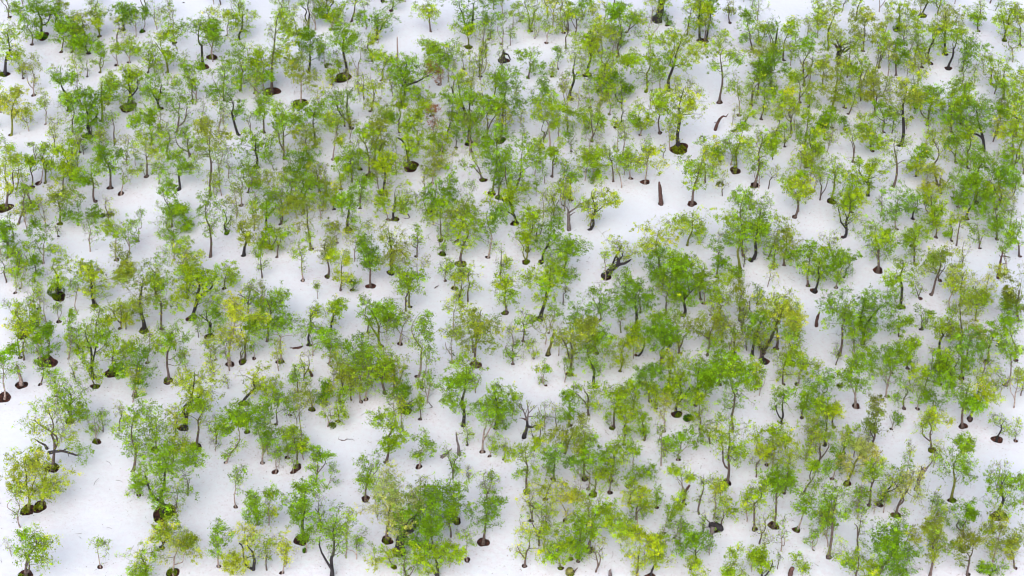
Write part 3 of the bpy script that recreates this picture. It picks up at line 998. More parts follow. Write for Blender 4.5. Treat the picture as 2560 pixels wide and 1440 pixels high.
def fit_height(row):
    """height and sideways lean of the tree whose crown tops out at the given pixel"""
    p = ground_at(row['bx'], row['by'])
    s = scale_at(p)
    W = row['w'] / s
    frac = {'h': 0.66, 'w': 0.70, 'c': 0.96, 'v': 0.80}.get(row['form'][:1], 0.88)
    H = 6.0
    for _ in range(12):
        hc = H * frac * 0.5; zc = H - hc
        half = math.sqrt((hc * CP) ** 2 + (W / 2 * SP) ** 2) * 0.94     # seen half height of the crown, metres in the picture plane
        q = on_plane(row['tx'], row['ty'], p[1])
        # apparent top = projection of the centre + half
        want = (q[2] - p[2]) * CP                                  # picture-plane height above the foot
        H = max(1.2, (want - half) / CP / (1 - frac * 0.5))
        H = min(H, 16)
    lean = q[0] - p[0] * (scale_at(p) / scale_at(q)) * 1.0
    return p, W, H, (q[0] - p[0]), s

pits = []        # (x, y, rx, ry, depth)
tufts = []
for i, t in enumerate(rows):
    p, W, H, lean, s = fit_height(t)
    t.update(p=p, W=W, H=H, lean=lean * 0.8, s=s, i=i, area=t['w'] * max(20, t['by'] - t['ty']) * (0.7 if t['dens'] == 1 else 1))
    if t['pit'] == 0: t['pit2'] = float(rng.uniform(7, 12))
    if t['pit'] >= 3 or 'pit2' in t:
        rr = (t.get('pit2') or t['pit'] * (1.3 if t['pit'] < 11 else 1.05)) / s / 2
        off = -0.10 * rr
        pits.append((p[0], p[1] + off, rr * rng.uniform(0.92, 1.12), rr * rng.uniform(0.92, 1.08), min(0.75, 0.22 + 0.42 * rr), i))
        if t['tuft']: tufts.append((p[0] + rng.uniform(-.35, .35) * rr, p[1] + off + rng.uniform(-.3, .3) * rr, p[2] - 0.25, rr * rng.uniform(.5, .75), t['col']))
for (px, py, wpx) in EXTRA_PITS:
    p = ground_at(px, py); rr = wpx / scale_at(p) / 2
    pits.append((p[0], p[1], rr, rr, min(0.5, 0.2 + 0.4 * rr), 10000 + px))

# ------------------------------------------------------------------ snow sheet with real melt holes
X0, X1, Y0, Y1 = -98.0, 98.0, 96.0, 262.0
def snow_height(x, y):
    z = ground_z(x, y)
    return z
def pit_ring(pt, k, n, jit=0.0):
    x, y, ax, ay, d, sd = pt
    rg = np.random.default_rng(int(sd) + 5)
    ph = rg.uniform(0, 6.28, 3)
    a = np.arange(n) * 2 * math.pi / n
    q = 1 + 0.11 * np.sin(2 * a + ph[0]) + 0.08 * np.sin(3 * a + ph[1]) + 0.05 * np.sin(5 * a + ph[2])
    return np.stack([x + ax * k * q * np.cos(a), y + ay * k * q * np.sin(a)], 1)
step = 1.25
gx, gy = np.meshgrid(np.arange(X0, X1 + .1, step), np.arange(Y0, Y1 + .1, step))
G = np.stack([gx.ravel(), gy.ravel()], 1)
G += rng.uniform(-0.3, 0.3, G.shape)
G[:, 0] = np.clip(G[:, 0], X0, X1); G[:, 1] = np.clip(G[:, 1], Y0, Y1)
rings = []; inner = []
PX = np.array([[q[0], q[1], max(q[2], q[3])] for q in pits])
d2 = np.sqrt(((G[:, None, :] - PX[None, :, :2]) ** 2).sum(-1)) / PX[None, :, 2]
G = G[(d2 > 1.6).all(1)]
edges = []; pts2 = [g for g in G]
for q in pits:
    n = 22 if q[2] > 0.5 else 14
    rg = pit_ring(q, 1.0, n)
    k = len(pts2)
    pts2 += list(rg)
    edges += [(k + i, k + (i + 1) % n) for i in range(n)]
    pts2 += list(pit_ring(q, 1.22, n)) + list(pit_ring(q, 1.55, n // 2 + 3))
co, ed, fa, *_ = delaunay_2d_cdt([Vector((float(a), float(b))) for a, b in pts2], edges, [], 0, 1e-5)
co = np.array([(c.x, c.y) for c in co]); fa = np.array([f for f in fa if len(f) == 3])
cen = co[fa].mean(1)
hole = np.zeros(len(cen), bool)
for q in pits:
    m = np.where((abs(cen[:, 0] - q[0]) < q[2] * 1.3) & (abs(cen[:, 1] - q[1]) < q[3] * 1.3))[0]
    if len(m) == 0: continue
    rg = pit_ring(q, 1.0, 22 if q[2] > 0.5 else 14)
    xs, ys = rg[:, 0], rg[:, 1]; xn, yn = np.roll(xs, -1), np.roll(ys, -1)
    for j in m:
        cx, cy = cen[j]
        cr = ((ys > cy) != (yn > cy)) & (cx < (xn - xs) * (cy - ys) / (yn - ys + 1e-12) + xs)
        if cr.sum() % 2: hole[j] = True
fa = fa[~hole]
zz = snow_height(co[:, 0], co[:, 1])
TP = np.array([[t['p'][0] + t['lean'] * .5, t['p'][1] + 0.3, t['W'] * (0.5 + 0.25 * t['dens'])] for t in rows])
litter = np.zeros(len(co))
for x, y, w in TP:
    litter += np.exp(-((co[:, 0] - x) ** 2 + (co[:, 1] - y) ** 2) / (0.55 * w + 1.2) ** 2) * 0.5
litter = np.clip(litter, 0, 1)
for q in pits:                                      # the snow sinks a little towards each melt hole
    dd = np.sqrt((co[:, 0] - q[0]) ** 2 + (co[:, 1] - q[1]) ** 2)
    zz -= 0.16 * min(1, q[2]) * np.exp(-(np.clip(dd - q[2], 0, None) / (0.45 + 0.35 * q[2])) ** 2)
V = np.column_stack([co, zz])
# far rim of the sheet, out to the horizon
far = []
bx_ = [(-3000, -600), (3000, -600), (3000, 5000), (-3000, 5000)]
inb = [(X0, Y0), (X1, Y0), (X1, Y1), (X0, Y1)]
nb = len(V)
VV = [V]; FF = [fa.ravel()]; SZ = [np.full(len(fa), 3)]
o4 = np.array([[a, b, -0.6] for a, b in bx_]); i4 = np.array([[a, b, -0.6] for a, b in inb])
VV.append(np.vstack([o4, i4]))
for k in range(4):
    FF.append(np.array([nb + k, nb + (k + 1) % 4, nb + 4 + (k + 1) % 4, nb + 4 + k])); SZ.append(np.array([4]))
lit = np.concatenate([litter, np.full(8, 0.3)])
me = mesh_from('snow', np.concatenate(VV), np.concatenate(FF), np.concatenate(SZ), [M_SNOW], attrs=[('litter', 'POINT', 'FLOAT', 'value', lit)])
me.polygons.foreach_set('use_smooth', np.ones(len(me.polygons), bool))
snow = link('snow', me); tag(snow, kind='structure')

# the bared forest floor inside the melt holes: one bowl of dark soil under each hole
bv, bf, bs, n0 = [], [], [], 0
for q in pits:
    n = 22 if q[2] > 0.5 else 14
    prof = [(1.22, -0.10), (1.0, -0.10), (0.93, -0.45 * q[4]), (0.72, -0.85 * q[4]), (0.36, -1.0 * q[4])]
    zr = float(ground_z(q[0], q[1])) - 0.16 * min(1, q[2])
    for k, z in prof:
        rg = pit_ring(q, k, n); bv.append(np.column_stack([rg, np.full(n, zr + z)]))
    bv.append(np.array([[q[0], q[1], zr - q[4]]]))
    for a in range(len(prof) - 1):
        for i in range(n):
            bf += [n0 + a * n + i, n0 + a * n + (i + 1) % n, n0 + (a + 1) * n + (i + 1) % n, n0 + (a + 1) * n + i]; bs.append(4)
    a = len(prof) - 1
    for i in range(n):
        bf += [n0 + a * n + i, n0 + a * n + (i + 1) % n, n0 + len(prof) * n]; bs.append(3)
    n0 += len(prof) * n + 1
me = mesh_from('forest_floor', np.concatenate(bv), np.array(bf), np.array(bs), [M_SOIL])
soil = link('forest_floor', me); tag(soil, kind='structure')

# green moss and dwarf shrubs in many of the holes: nobody could count the plants
lc, ll = [], []
for (px, py, wpx, colk) in EXTRA_TUFTS:
    p = ground_at(px, py); tufts.append((p[0], p[1], p[2] - 0.1, wpx / scale_at(p) / 2, colk))
for x, y, z, rr, colk in tufts:
    r = np.random.default_rng(int(abs(x * 100) + abs(y * 10)))
    n = int(1100 * rr * rr + 110)
    a = r.uniform(0, 6.283, n); q = np.sqrt(r.uniform(0, 1, n)) * rr
    m = 5; blobs = r.uniform(-0.6, 0.6, (m, 2)) * rr
    sel = r.integers(0, m + 2, n)
    P = np.stack([x + q * np.cos(a), y + q * np.sin(a), z + 0.05 + (0.25 + 0.22 * np.sin(3 * a + x) * np.cos(9 * q / rr)) * (1 - (q / rr) ** 2 * .7) + r.normal(0, .07, n)], 1)
    P = P[(np.sin(P[:, 0] * 7.1) + np.sin(P[:, 1] * 6.3 + x)) > -0.9]; n = len(P)
    lc.append(P)
    c = np.array({'Y': (.36, .44, .02), 'y': (.34, .43, .02), 'd': (.13, .34, .015), 'g': (.22, .40, .02)}.get(colk, (.28, .42, .018)))
    ll.append(c[None] * 0.62 * r.uniform(.4, 1.4, n)[:, None])
V = leaf_tris(np.concatenate(lc), 0.15, rng)
o = link('undergrowth', leaf_mesh('undergrowth', (V, np.concatenate(ll)), M_MOSS))
tag(o, 'bright green moss and dwarf shrubs filling the melted hollows round the trunks', 'undergrowth', kind='stuff')

# faint young shoots and saplings in the gaps, kept out of the open clearings
rs = np.random.default_rng(21)
CX = np.array([(t['tx'] * .5 + t['bx'] * .5, t['ty'] * .5 + t['by'] * .5) for t in rows])
shoots = []
while len(shoots) < N_SHOOTS:
    x, y = rs.uniform(-15, 2575), (rs.uniform(-5, 1440) if rs.random() < .7 else rs.uniform(0, 560))
    if any(((x - a) / c) ** 2 + ((y - b_) / d) ** 2 < 1 for a, b_, c, d in CLEARINGS): continue
    dd = np.hypot(CX[:, 0] - x, (CX[:, 1] - y + 25) * 0.8)
    if dd.min() < 20 or (shoots and min(math.hypot(q['bx'] - x, q['by'] - y) for q in shoots) < 16): continue
    h = rs.uniform(40, 115)
    t = dict(bx=x, by=y, tx=x + rs.uniform(-8, 8) + (x - 1280) * 0.012, ty=y - h, w=h * rs.uniform(.35, .65), col=str(rs.choice(list('llgyygo'))), dens=float(rs.choice([0.5, 1])),
             bark=str(rs.choice(list('ppm'))), pit=0, tuft=False, form='', label='')
    p, W, H, lean, s = fit_height(t)
    t.update(p=p, W=W, H=H, lean=lean * 0.8, s=s, i=5000 + len(shoots), area=0)
    shoots.append(t)

# ------------------------------------------------------------------ trees
sap = [t for t in rows if t['w'] < 50 and not t['label']]
big = [t for t in rows if not (t['w'] < 50 and not t['label'])]
vis = lambda t: (1e9 if t['label'] else 0) + t['area'] * (1.25 if t['pit'] else 0.85) * (1 if 0 < t['ty'] < 1380 else 0.7)
big.sort(key=vis, reverse=True)
single = big[:N_SINGLE]; rest = big[N_SINGLE:] + shoots

LANDMARKS = [l.split('|') for l in """
1652|480|lone clearing snag
1090|178|red-brown dead branch
1805|305|antler-shaped snag
1262|140|arched black stump
320|235|stout black-trunked birch
82|1200|two yellow twins
1535|665|far-leaning black trunk
1422|540|bare grey tree
1313|1060|bare branching tree
1785|1315|fallen root mass
50|935|pale broken snag
118|880|three-stemmed birch
1030|1330|curved black trunk
1146|1110|lone thin pole
1376|860|mossy bent snag
2044|800|short reddish snag
1648|35|very thick black trunk
1698|372|moss-filled round hollow
2105|130|twisted black limbs
2503|660|forked grey snag
1965|800|broad yellow birch
2160|775|very broad dark birch
125|1110|long bare arm
745|870|fallen log
980|640|crooked brown trunk
246|1385|isolated round sapling
755|1300|big round black pit
410|1250|widest mossy pit
2080|1330|lone straight trunk
2500|1230|brown corner pit
773|930|reddish pointed stake
2370|150|curved twin trunks
140|725|round dark bush
1192|850|lone dense olive birch
500|720|very broad lime birch
685|190|dark knot
570|860|bright yellow birch
2430|545|far-leaning thin stem
2493|1095|lone corner pit
1260|720|round lime birch
340|910|mushroom-shaped birch
235|430|clean grey trunk
1150|600|split brown pit
318|655|small forked snag
""".strip().split('\n')]
LANDMARKS = [(float(a), float(b), c) for a, b, c in LANDMARKS]
SIZEW = lambda t: ('young' if t['w'] < 50 else 'small' if t['w'] < 72 else 'broad' if t['w'] > 108 else 'tall' if (t['by'] - t['ty']) > 1.55 * t['w'] else '')
COLW = {'Y': 'bright yellow', 'y': 'yellow-green', 'l': 'lime', 'g': 'mid-green', 'd': 'deep green', 'o': 'olive', 'Q': 'straw-green', 'q': 'dark olive', 'b': 'blue-green', 'r': 'rusty pink'}
DENW = {1: 'thin', 2: '', 3: 'dense'}
BARKW = {'k': 'black', 'm': 'brown', 'p': 'pale', 'g': 'mossy'}
def direction(dx, dy):
    a = math.degrees(math.atan2(-dy, dx)) % 360
    return ['right of', 'up-right of', 'above', 'up-left of', 'left of', 'down-left of', 'below', 'down-right of'][int((a + 22.5) // 45) % 8]
ORD = ['', 'second', 'third', 'fourth', 'fifth', 'sixth', 'seventh', 'eighth']
groups = {}
for t in single + sap:
    if t['label']: continue
    cx, cy = t['tx'] * .6 + t['bx'] * .4, t['ty'] * .6 + t['by'] * .4
    c = sorted(LANDMARKS, key=lambda L: math.hypot(L[0] - cx, L[1] - cy))
    L = c[0] if math.hypot(c[0][0] - cx, c[0][1] - cy) > 26 else c[1]
    t['dist'] = math.hypot(L[0] - cx, L[1] - cy)
    adj = ' '.join(x for x in (SIZEW(t), DENW[t['dens']], COLW[t['col']]) if x)
    bk = BARKW[t['bark']] + ' trunk' + (' in a pit' if t['pit'] >= 15 and not t['tuft'] else ' in mossy pit' if t['tuft'] else '')
    d = direction(cx - L[0], cy - L[1])
    t['adj'] = adj; t['bk'] = bk; t['dir'] = d; t['lm'] = L[2]
    groups.setdefault((adj, bk, d, L[2]), []).append(t)
for (adj, bk, d, lm), g in groups.items():
    g.sort(key=lambda t: t['dist'])
    for k, t in enumerate(g):
        t['label'] = f"{adj} birch, {bk}, {(ORD[k] + ' one ') if k else ''}{d} the {lm}".replace('  ', ' ')
        for a_, c_ in ((' one ', ' '), (' trunk in a pit', ' trunk'), (' trunk in mossy pit', ' trunk'), ('tall ', ''), ('small ', '')):
            if len(t['label'].split()) > 15: t['label'] = t['label'].replace(a_, c_)

def build_tree(t, name, group):
    T, L = tree_geo(t['W'], t['H'], t['lean'], t['col'], t['dens'], t['bark'], t['form'], 1000 + t['i'])
    root = bpy.data.objects.new(name, None); C.objects.link(root)
    root.empty_display_size = 0.5; root.location = t['p']
    tag(root, t['label'], 'birch' if name == 'birch_tree' else 'sapling', group)
    link('trunk', trunk_mesh('trunk', T), root)
    link('crown', leaf_mesh('crown', L), root)
    return root

for t in single: build_tree(t, 'birch_tree', 'birch trees growing out of the snow')
for t in sap: build_tree(t, 'birch_sapling', 'slender birch saplings between the larger trees')

# the remaining, smallest and mostly hidden trees of the wood
if rest:
    vs, fs, sz, mi, bcs, lcs, n0 = [], [], [], [], [], [], 0
    for t in rest:
        (tv, tf, tc), (lv, lcc) = tree_geo(t['W'], t['H'], t['lean'], t['col'], t['dens'], t['bark'], t['form'], 1000 + t['i'])
        vs.append(tv + t['p']); fs.append((tf + n0).ravel()); sz.append(np.full(len(tf), 4)); n0 += len(tv)
        bcs.append(tc); lcs.append(np.zeros((len(tf), 3))); mi.append(np.zeros(len(tf)))
        vs.append(lv + t['p']); fs.append(np.arange(len(lv)) + n0); sz.append(np.full(len(lv) // 3, 3)); n0 += len(lv)
        bcs.append(np.zeros((len(lcc), 3))); lcs.append(lcc); mi.append(np.ones(len(lcc)))
    me = mesh_from('background_birches', np.concatenate(vs), np.concatenate(fs), np.concatenate(sz), [M_BARK, M_LEAF], np.concatenate(mi),
                   [('bark_colour', 'FACE', 'FLOAT_COLOR', 'color', rgba(np.concatenate(bcs))), ('leaf_colour', 'FACE', 'FLOAT_COLOR', 'color', rgba(np.concatenate(lcs)))])
    tag(link('background_birches', me), 'the smaller half-hidden birches crowding between the larger ones all over the wood', 'birch wood', kind='stuff')

# ------------------------------------------------------------------ snags, stumps, dead wood
def limb(T, Y, px, rad, col, sides=7, yoff=None, o=None, n=None, seed=1):
    """a limb through photo pixels in the upright plane y = Y; yoff bends it towards or away from the viewer"""
    P = np.array([on_plane(a, b, Y + (yoff[k] if yoff else 0)) for k, (a, b) in enumerate(px)])
    m = len(P); tt = np.linspace(0, m - 1, (m - 1) * 3 + 1)
    Q = np.stack([np.interp(tt, np.arange(m), P[:, k]) for k in range(3)], 1)
    Q += np.random.default_rng(seed).normal(0, 0.012, Q.shape)
    rr = np.interp(tt, np.arange(m), rad) * np.random.default_rng(seed + 9).uniform(0.9, 1.1, len(tt))
    T.tube(Q - o, rr, sides, np.array(col))

def snag(foot, limbs, label, name='dead_snag', cat='snag', leaves=None, group=None):
    p = ground_at(*foot)
    root = bpy.data.objects.new(name, None); C.objects.link(root); root.location = p
    tag(root, label, cat, group)
    for k, (part, px, rad, col, yo) in enumerate(limbs):
        T = Tubes(); limb(T, p[1], px, rad, col, o=p, yoff=yo, seed=int(foot[0]) + k)
        V, F, Cc = T.get()
        # close the broken ends
        ends = [list(range(7))[::-1], list(range(len(V) - 7, len(V)))]
        me = mesh_from(part, V, np.concatenate([F.ravel()] + [np.array(e) for e in ends]), np.concatenate([np.full(len(F), 4), [7, 7]]), [M_BARK],
                       attrs=[('bark_colour', 'FACE', 'FLOAT_COLOR', 'color', rgba(np.vstack([Cc, Cc[:1] * 1.5, Cc[:1] * 1.8])))])
        link(part, me, root)
    if leaves:
        r = np.random.default_rng(int(foot[0]))
        cs, cl = [], []
        for (lx, ly, rw, n, ck) in leaves:
            c = on_plane(lx, ly, p[1]) - p; rr = rw / scale_at(p) / 2
            tips = r.normal(0, 1, (max(3, n // 10), 3)) * rr * .5
            cs.append(c + tips[r.integers(0, len(tips), n)] + r.normal(0, .12, (n, 3))); cl.append(np.array(LEAF[ck])[None] * r.uniform(.7, 1.2, n)[:, None])
        link('leaves', leaf_mesh('leaves', (leaf_tris(np.concatenate(cs), LEAF_SIZE, r), np.concatenate(cl))), root)
    return root

DK, GY, RB, PL, MO = (0.022, 0.018, 0.024), (0.16, 0.13, 0.13), (0.085, 0.04, 0.035), (0.30, 0.23, 0.21), (0.12, 0.12, 0.03)
snag((1652, 510), [('trunk', [(1653, 512), (1651, 490), (1650, 472), (1648, 455)], [.30, .24, .22, .10], RB, None)], 'lone straight broken snag in the middle of the big snow clearing')
snag((53, 962), [('trunk', [(54, 962), (51, 945), (46, 930), (45, 918), (40, 908)], [.26, .18, .15, .13, .05], PL, None)], 'pale leaning broken snag in a brown pit by the picture edge')
snag((2041, 815), [('trunk', [(2041, 817), (2042, 800), (2045, 790), (2049, 779)], [.20, .18, .16, .05], RB, None)], 'short reddish broken snag in a small clearing')
snag((1368, 884), [('trunk', [(1370, 886), (1372, 874), (1378, 862), (1379, 850), (1386, 833)], [.26, .17, .15, .16, .13], MO, None)], 'bent mossy snag leaning right from a small brown pit')
snag((1148, 1135), [('trunk', [(1147, 1136), (1146, 1115), (1142, 1098), (1140, 1081)], [.20, .12, .10, .06], GY, None)], 'lone thin grey pole standing on open snow')
snag((1104, 1143), [('trunk', [(1103, 1144), (1112, 1138), (1120, 1130), (1130, 1121)], [.24, .17, .10, .04], GY, [0, .2, .5, .7])], 'short grey snag leaning right, left of the lone pole')
snag((1790, 325), [('trunk', [(1788, 326), (1793, 310), (1800, 297), (1808, 290)], [.22, .2, .15, .12], RB, None),
                   ('branch', [(1808, 290), (1815, 292), (1821, 284)], [.10, .07, .03], RB, [0, -.2, -.3]), ('branch', [(1793, 308), (1786, 306)], [.08, .03], RB, None)], 'bare snag leaning right with an antler-like top')
snag((2497, 695), [('trunk', [(2496, 696), (2499, 675), (2501, 655), (2508, 627)], [.24, .17, .13, .05], RB, None), ('branch', [(2504, 640), (2512, 640), (2526, 644)], [.09, .07, .03], RB, [0, .1, .2]),
                   ('branch', [(2500, 665), (2508, 659), (2518, 658)], [.09, .06, .03], GY, [0, -.2, -.4]), ('branch', [(2503, 645), (2497, 636)], [.06, .02], RB, None)], 'bare grey snag with three short antler-like limbs')
snag((322, 680), [('trunk', [(324, 682), (318, 665), (314, 652), (318, 645), (318, 632)], [.2, .16, .18, .10, .07], GY, None)], 'small forked brown snag rising behind a dense olive birch')
snag((1262, 152), [('trunk', [(1256, 152), (1258, 140), (1259, 125)], [.60, .26, .09], DK, None), ('branch', [(1259, 133), (1270, 136), (1277, 150)], [.17, .11, .06], DK, [0, -.3, -.8])],
     'squat black broken stump with an arched side limb on snow', 'broken_stump', 'stump')
snag((779, 940), [('trunk', [(780, 942), (776, 930), (770, 920)], [.18, .14, .03], RB, None)], 'short pointed reddish stake leaning left')
snag((995, 190), [('trunk', [(995, 190), (994, 150), (993, 92)], [.16, .12, .07], PL, None)], 'tall thin pale dead pole rising behind a dense birch')
snag((1938, 116), [('trunk', [(1938, 116), (1941, 95), (1944, 70)], [.16, .12, .08], DK, None)], 'thin black dead pole beside an olive crown')
snag((1526, 1440), [('trunk', [(1526, 1442), (1525, 1430), (1527, 1422)], [.18, .15, .04], GY, None)], 'small grey stake at the bottom edge of the snow')
snag((1975, 1440), [('trunk', [(1975, 1442), (1977, 1430), (1981, 1420)], [.26, .24, .2], RB, None)], 'short thick reddish stub at the bottom edge')
snag((1708, 1258), [('trunk', [(1708, 1260), (1711, 1245), (1713, 1230), (1724, 1213)], [.2, .15, .16, .10], RB, None), ('branch', [(1713, 1230), (1702, 1205), (1692, 1192)], [.07, .04, .02], GY, [0, .3, .6])], 'kinked brown snag with a thin arching twig over a lime crown')
snag((2280, 1225), [('trunk', [(2282, 1240), (2295, 1210), (2302, 1185), (2312, 1172)], [.2, .2, .24, .26], GY, None), ('branch', [(2312, 1175), (2326, 1160), (2334, 1146)], [.12, .06, .03], GY, None),
                    ('branch', [(2306, 1180), (2303, 1165)], [.08, .05], DK, None)], 'grey snag with a swollen black burl leaning right among sparse birches')
snag((1425, 1432), [('trunk', [(1425, 1440), (1425, 1431), (1424, 1424)], [.5, .44, .34], MO, None), ('branch', [(1432, 1434), (1440, 1424), (1445, 1419)], [.08, .06, .03], RB, None)], 'broad mossy sawn-off stump near the bottom edge', 'broken_stump', 'stump')
snag((1422, 575), [('trunk', [(1422, 580), (1422, 555), (1421, 532)], [.26, .2, .18], GY, None), ('branch', [(1421, 532), (1436, 522), (1450, 510), (1462, 503)], [.13, .09, .06, .02], GY, [0, .2, .3, .3]),
                   ('branch', [(1421, 532), (1418, 520), (1411, 512)], [.10, .06, .02], GY, [0, -.2, -.3]), ('branch', [(1421, 540), (1432, 534), (1438, 530)], [.08, .05, .03], GY, [0, -.4, -.6]),
                   ('branch', [(1436, 522), (1447, 518), (1456, 516)], [.05, .03, .015], GY, None), ('branch', [(1422, 530), (1423, 515), (1420, 505)], [.06, .04, .015], GY, None), ('branch', [(1418, 522), (1420, 512)], [.03, .015], GY, None)],
     'bare grey dead tree with spreading leafless limbs', 'dead_tree', 'dead tree')
snag((1311, 1090), [('trunk', [(1309, 1094), (1314, 1080), (1318, 1066), (1318, 1052)], [.24, .18, .16, .12], DK, None), ('branch', [(1316, 1066), (1330, 1068), (1341, 1063), (1348, 1060)], [.15, .11, .07, .03], DK, [0, -.3, -.5, -.6]),
                    ('branch', [(1318, 1050), (1308, 1046), (1299, 1045)], [.12, .07, .03], RB, [0, .2, .3]), ('branch', [(1318, 1052), (1312, 1035), (1303, 1015), (1300, 1002)], [.10, .07, .04, .015], GY, [0, .1, .2, .3]),
                    ('branch', [(1318, 1050), (1321, 1030), (1319, 1012), (1324, 1000)], [.11, .07, .04, .015], GY, None), ('branch', [(1320, 1035), (1333, 1020), (1345, 1012)], [.06, .04, .015], GY, [0, -.3, -.5]),
                    ('branch', [(1306, 1025), (1296, 1015), (1288, 1008)], [.04, .03, .012], GY, None), ('branch', [(1320, 1042), (1340, 1040), (1354, 1030)], [.05, .03, .012], GY, None), ('branch', [(1313, 1037), (1322, 1015), (1330, 1003)], [.05, .03, .012], GY, None)],
     'nearly leafless branching tree with black trunk and a few olive leaves', 'dead_tree', 'dead tree', leaves=[(1345, 1055, 26, 90, 'o'), (1328, 1010, 34, 70, 'o'), (1300, 1020, 26, 40, 'q')])
snag((1787, 1318), [('root_plate', [(1772, 1312), (1785, 1314), (1800, 1320), (1806, 1326)], [.25, .42, .36, .18], DK, [0, -.1, -.3, -.4]), ('trunk', [(1782, 1318), (1778, 1335), (1772, 1350), (1768, 1354)], [.24, .18, .13, .06], GY, [-.5, -.9, -1.1, -1.2]),
                    ('branch', [(1778, 1310), (1766, 1298), (1752, 1284)], [.07, .05, .02], GY, None), ('branch', [(1784, 1308), (1788, 1302)], [.09, .05], GY, None), ('branch', [(1770, 1318), (1757, 1318)], [.05, .02], GY, None)],
     'fallen black root mass with a broken trunk pointing down on the snow', 'uprooted_stump', 'stump')
snag((745, 870), [('trunk', [(733, 872), (742, 871), (750, 868), (757, 865)], [.16, .17, .13, .04], RB, None), ('branch', [(733, 871), (727, 869), (723, 874)], [.06, .05, .02], GY, None)], 'short fallen log lying on open snow with a twig end', 'fallen_log', 'log')
snag((1762, 345), [('trunk', [(1748, 345), (1760, 349), (1778, 359)], [.14, .12, .08], (0.2, .13, .10), [0, 0, 0])], 'brown broken stick leaning across between two birches', 'fallen_branch', 'branch')
snag((1010, 542), [('trunk', [(999, 532), (1010, 534), (1020, 536), (1025, 543), (1018, 547), (1009, 545)], [.07, .08, .07, .06, .05, .03], GY, [0, 0, 0, -.2, -.3, -.3])], 'curled dead branch lying on snow beside a round birch', 'fallen_branch', 'branch')
snag((2422, 562), [('trunk', [(2419, 564), (2422, 560)], [.22, .16], GY, None)], 'tiny grey stub on snow below a leaning black foot', 'broken_stump', 'stump')
snag((1086, 1019), [('trunk', [(1070, 1004), (1077, 1013), (1081, 1017), (1073, 1021)], [.04, .05, .05, .02], GY, [0, 0, -.1, -.2])], 'thin bent grey twig lying alone on snow', 'fallen_branch', 'branch')
snag((258, 540), [('trunk', [(256, 545), (257, 539), (259, 534)], [.3, .32, .2], DK, None)], 'small round black stump above a lime birch', 'broken_stump', 'stump')
snag((1104, 720), [('trunk', [(1086, 721), (1092, 716), (1098, 714)], [.07, .06, .02], GY, None), ('branch', [(1090, 717), (1088, 722)], [.04, .02], GY, None)], 'small pile-like grey dead branch near the faint snow track', 'fallen_branch', 'branch')
snag((862, 1101), [('trunk', [(852, 1100), (860, 1102), (868, 1097)], [.06, .06, .03], GY, None), ('branch', [(856, 1101), (846, 1098), (848, 1090)], [.03, .02, .01], GY, None), ('branch', [(866, 1098), (880, 1098), (892, 1104)], [.03, .02, .01], GY, None)], 'thin arching dead twigs lying alone on bright snow', 'fallen_branch', 'branch')
# the long right limb of the dense birch with its dead leaves, and the long bare arm of the lower-left birch
def add_limb(prefix, limbs, leaves=None):
    root = next(o for o in scene.objects if o.get('label', '').startswith(prefix))
    p = np.array(root.location)
    for k, (px, rad, col, yo) in enumerate(limbs):
        T = Tubes(); limb(T, p[1], px, rad, col, o=p, yoff=yo, seed=k + int(px[0][0]))
        link('branch', trunk_mesh('branch', T.get()), root)
    if leaves:
        r = np.random.default_rng(5); cs, cl = [], []
        for (lx, ly, rw, n, ck) in leaves:
            c = on_plane(lx, ly, p[1]) - p; rr = rw / scale_at(p) / 2
            tips = r.normal(0, 1, (max(3, n // 12), 3)) * rr * .5
            cs.append(c + tips[r.integers(0, len(tips), n)] + r.normal(0, .12, (n, 3))); cl.append(np.array(LEAF[ck])[None] * r.uniform(.7, 1.2, n)[:, None])
        o = link('foliage', leaf_mesh('foliage', (leaf_tris(np.concatenate(cs), LEAF_SIZE, r), np.concatenate(cl))), root)
        return o
o = add_limb('dense green birch whose long', [([(1008, 216), (1025, 210), (1040, 205), (1055, 198), (1062, 192), (1080, 190)], [.2, .15, .12, .10, .06, .03], DK, None), ([(1055, 198), (1066, 180), (1080, 172)], [.07, .04, .02], RB, None), ([(1062, 192), (1085, 182), (1100, 178)], [.06, .04, .02], RB, None)],
         [(1078, 172, 34, 220, 'r'), (1098, 182, 34, 220, 'r'), (1088, 192, 40, 150, 'r'), (1082, 164, 30, 100, 'r')])
o['label'] = 'red-brown dead leaves'
add_limb('sparse yellow-green birch with a long', [([(122, 1132), (135, 1129), (152, 1127), (170, 1131), (190, 1138), (205, 1137)], [.20, .16, .13, .11, .09, .03], (.05, .04, .045), [0, -.2, -.5, -.6, -.7, -.8]), ([(118, 1122), (112, 1112), (98, 1105), (84, 1096)], [.18, .12, .08, .03], (.07, .06, .06), None),
         ([(155, 1127), (166, 1122), (174, 1117)], [.07, .05, .02], (.06, .05, .05), None), ([(168, 1130), (173, 1142)], [.05, .02], (.06, .05, .05), None)], [(185, 1112, 40, 260, 'l'), (215, 1125, 50, 300, 'g'), (205, 1145, 50, 180, 'g'), (180, 1095, 30, 160, 'y')])
add_limb('birch with thick black trunk leaning far', [([(1512, 690), (1530, 672), (1545, 662), (1547, 650), (1541, 640)], [.42, .30, .25, .17, .09], DK, [0, -.1, -.2, -.1, 0]), ([(1545, 662), (1562, 658), (1574, 651), (1579, 647)], [.2, .15, .10, .04], DK, [-.2, -.3, -.4, -.4]),
         ([(1547, 650), (1556, 640), (1558, 628)], [.09, .06, .03], DK, None)])
add_limb('olive birch with kinked brown trunk', [([(977, 665), (982, 645), (986, 626), (1000, 627), (1008, 634), (1016, 643), (1025, 650)], [.2, .17, .15, .11, .08, .06, .02], RB, [0, 0, 0, -.3, -.5, -.6, -.7])])
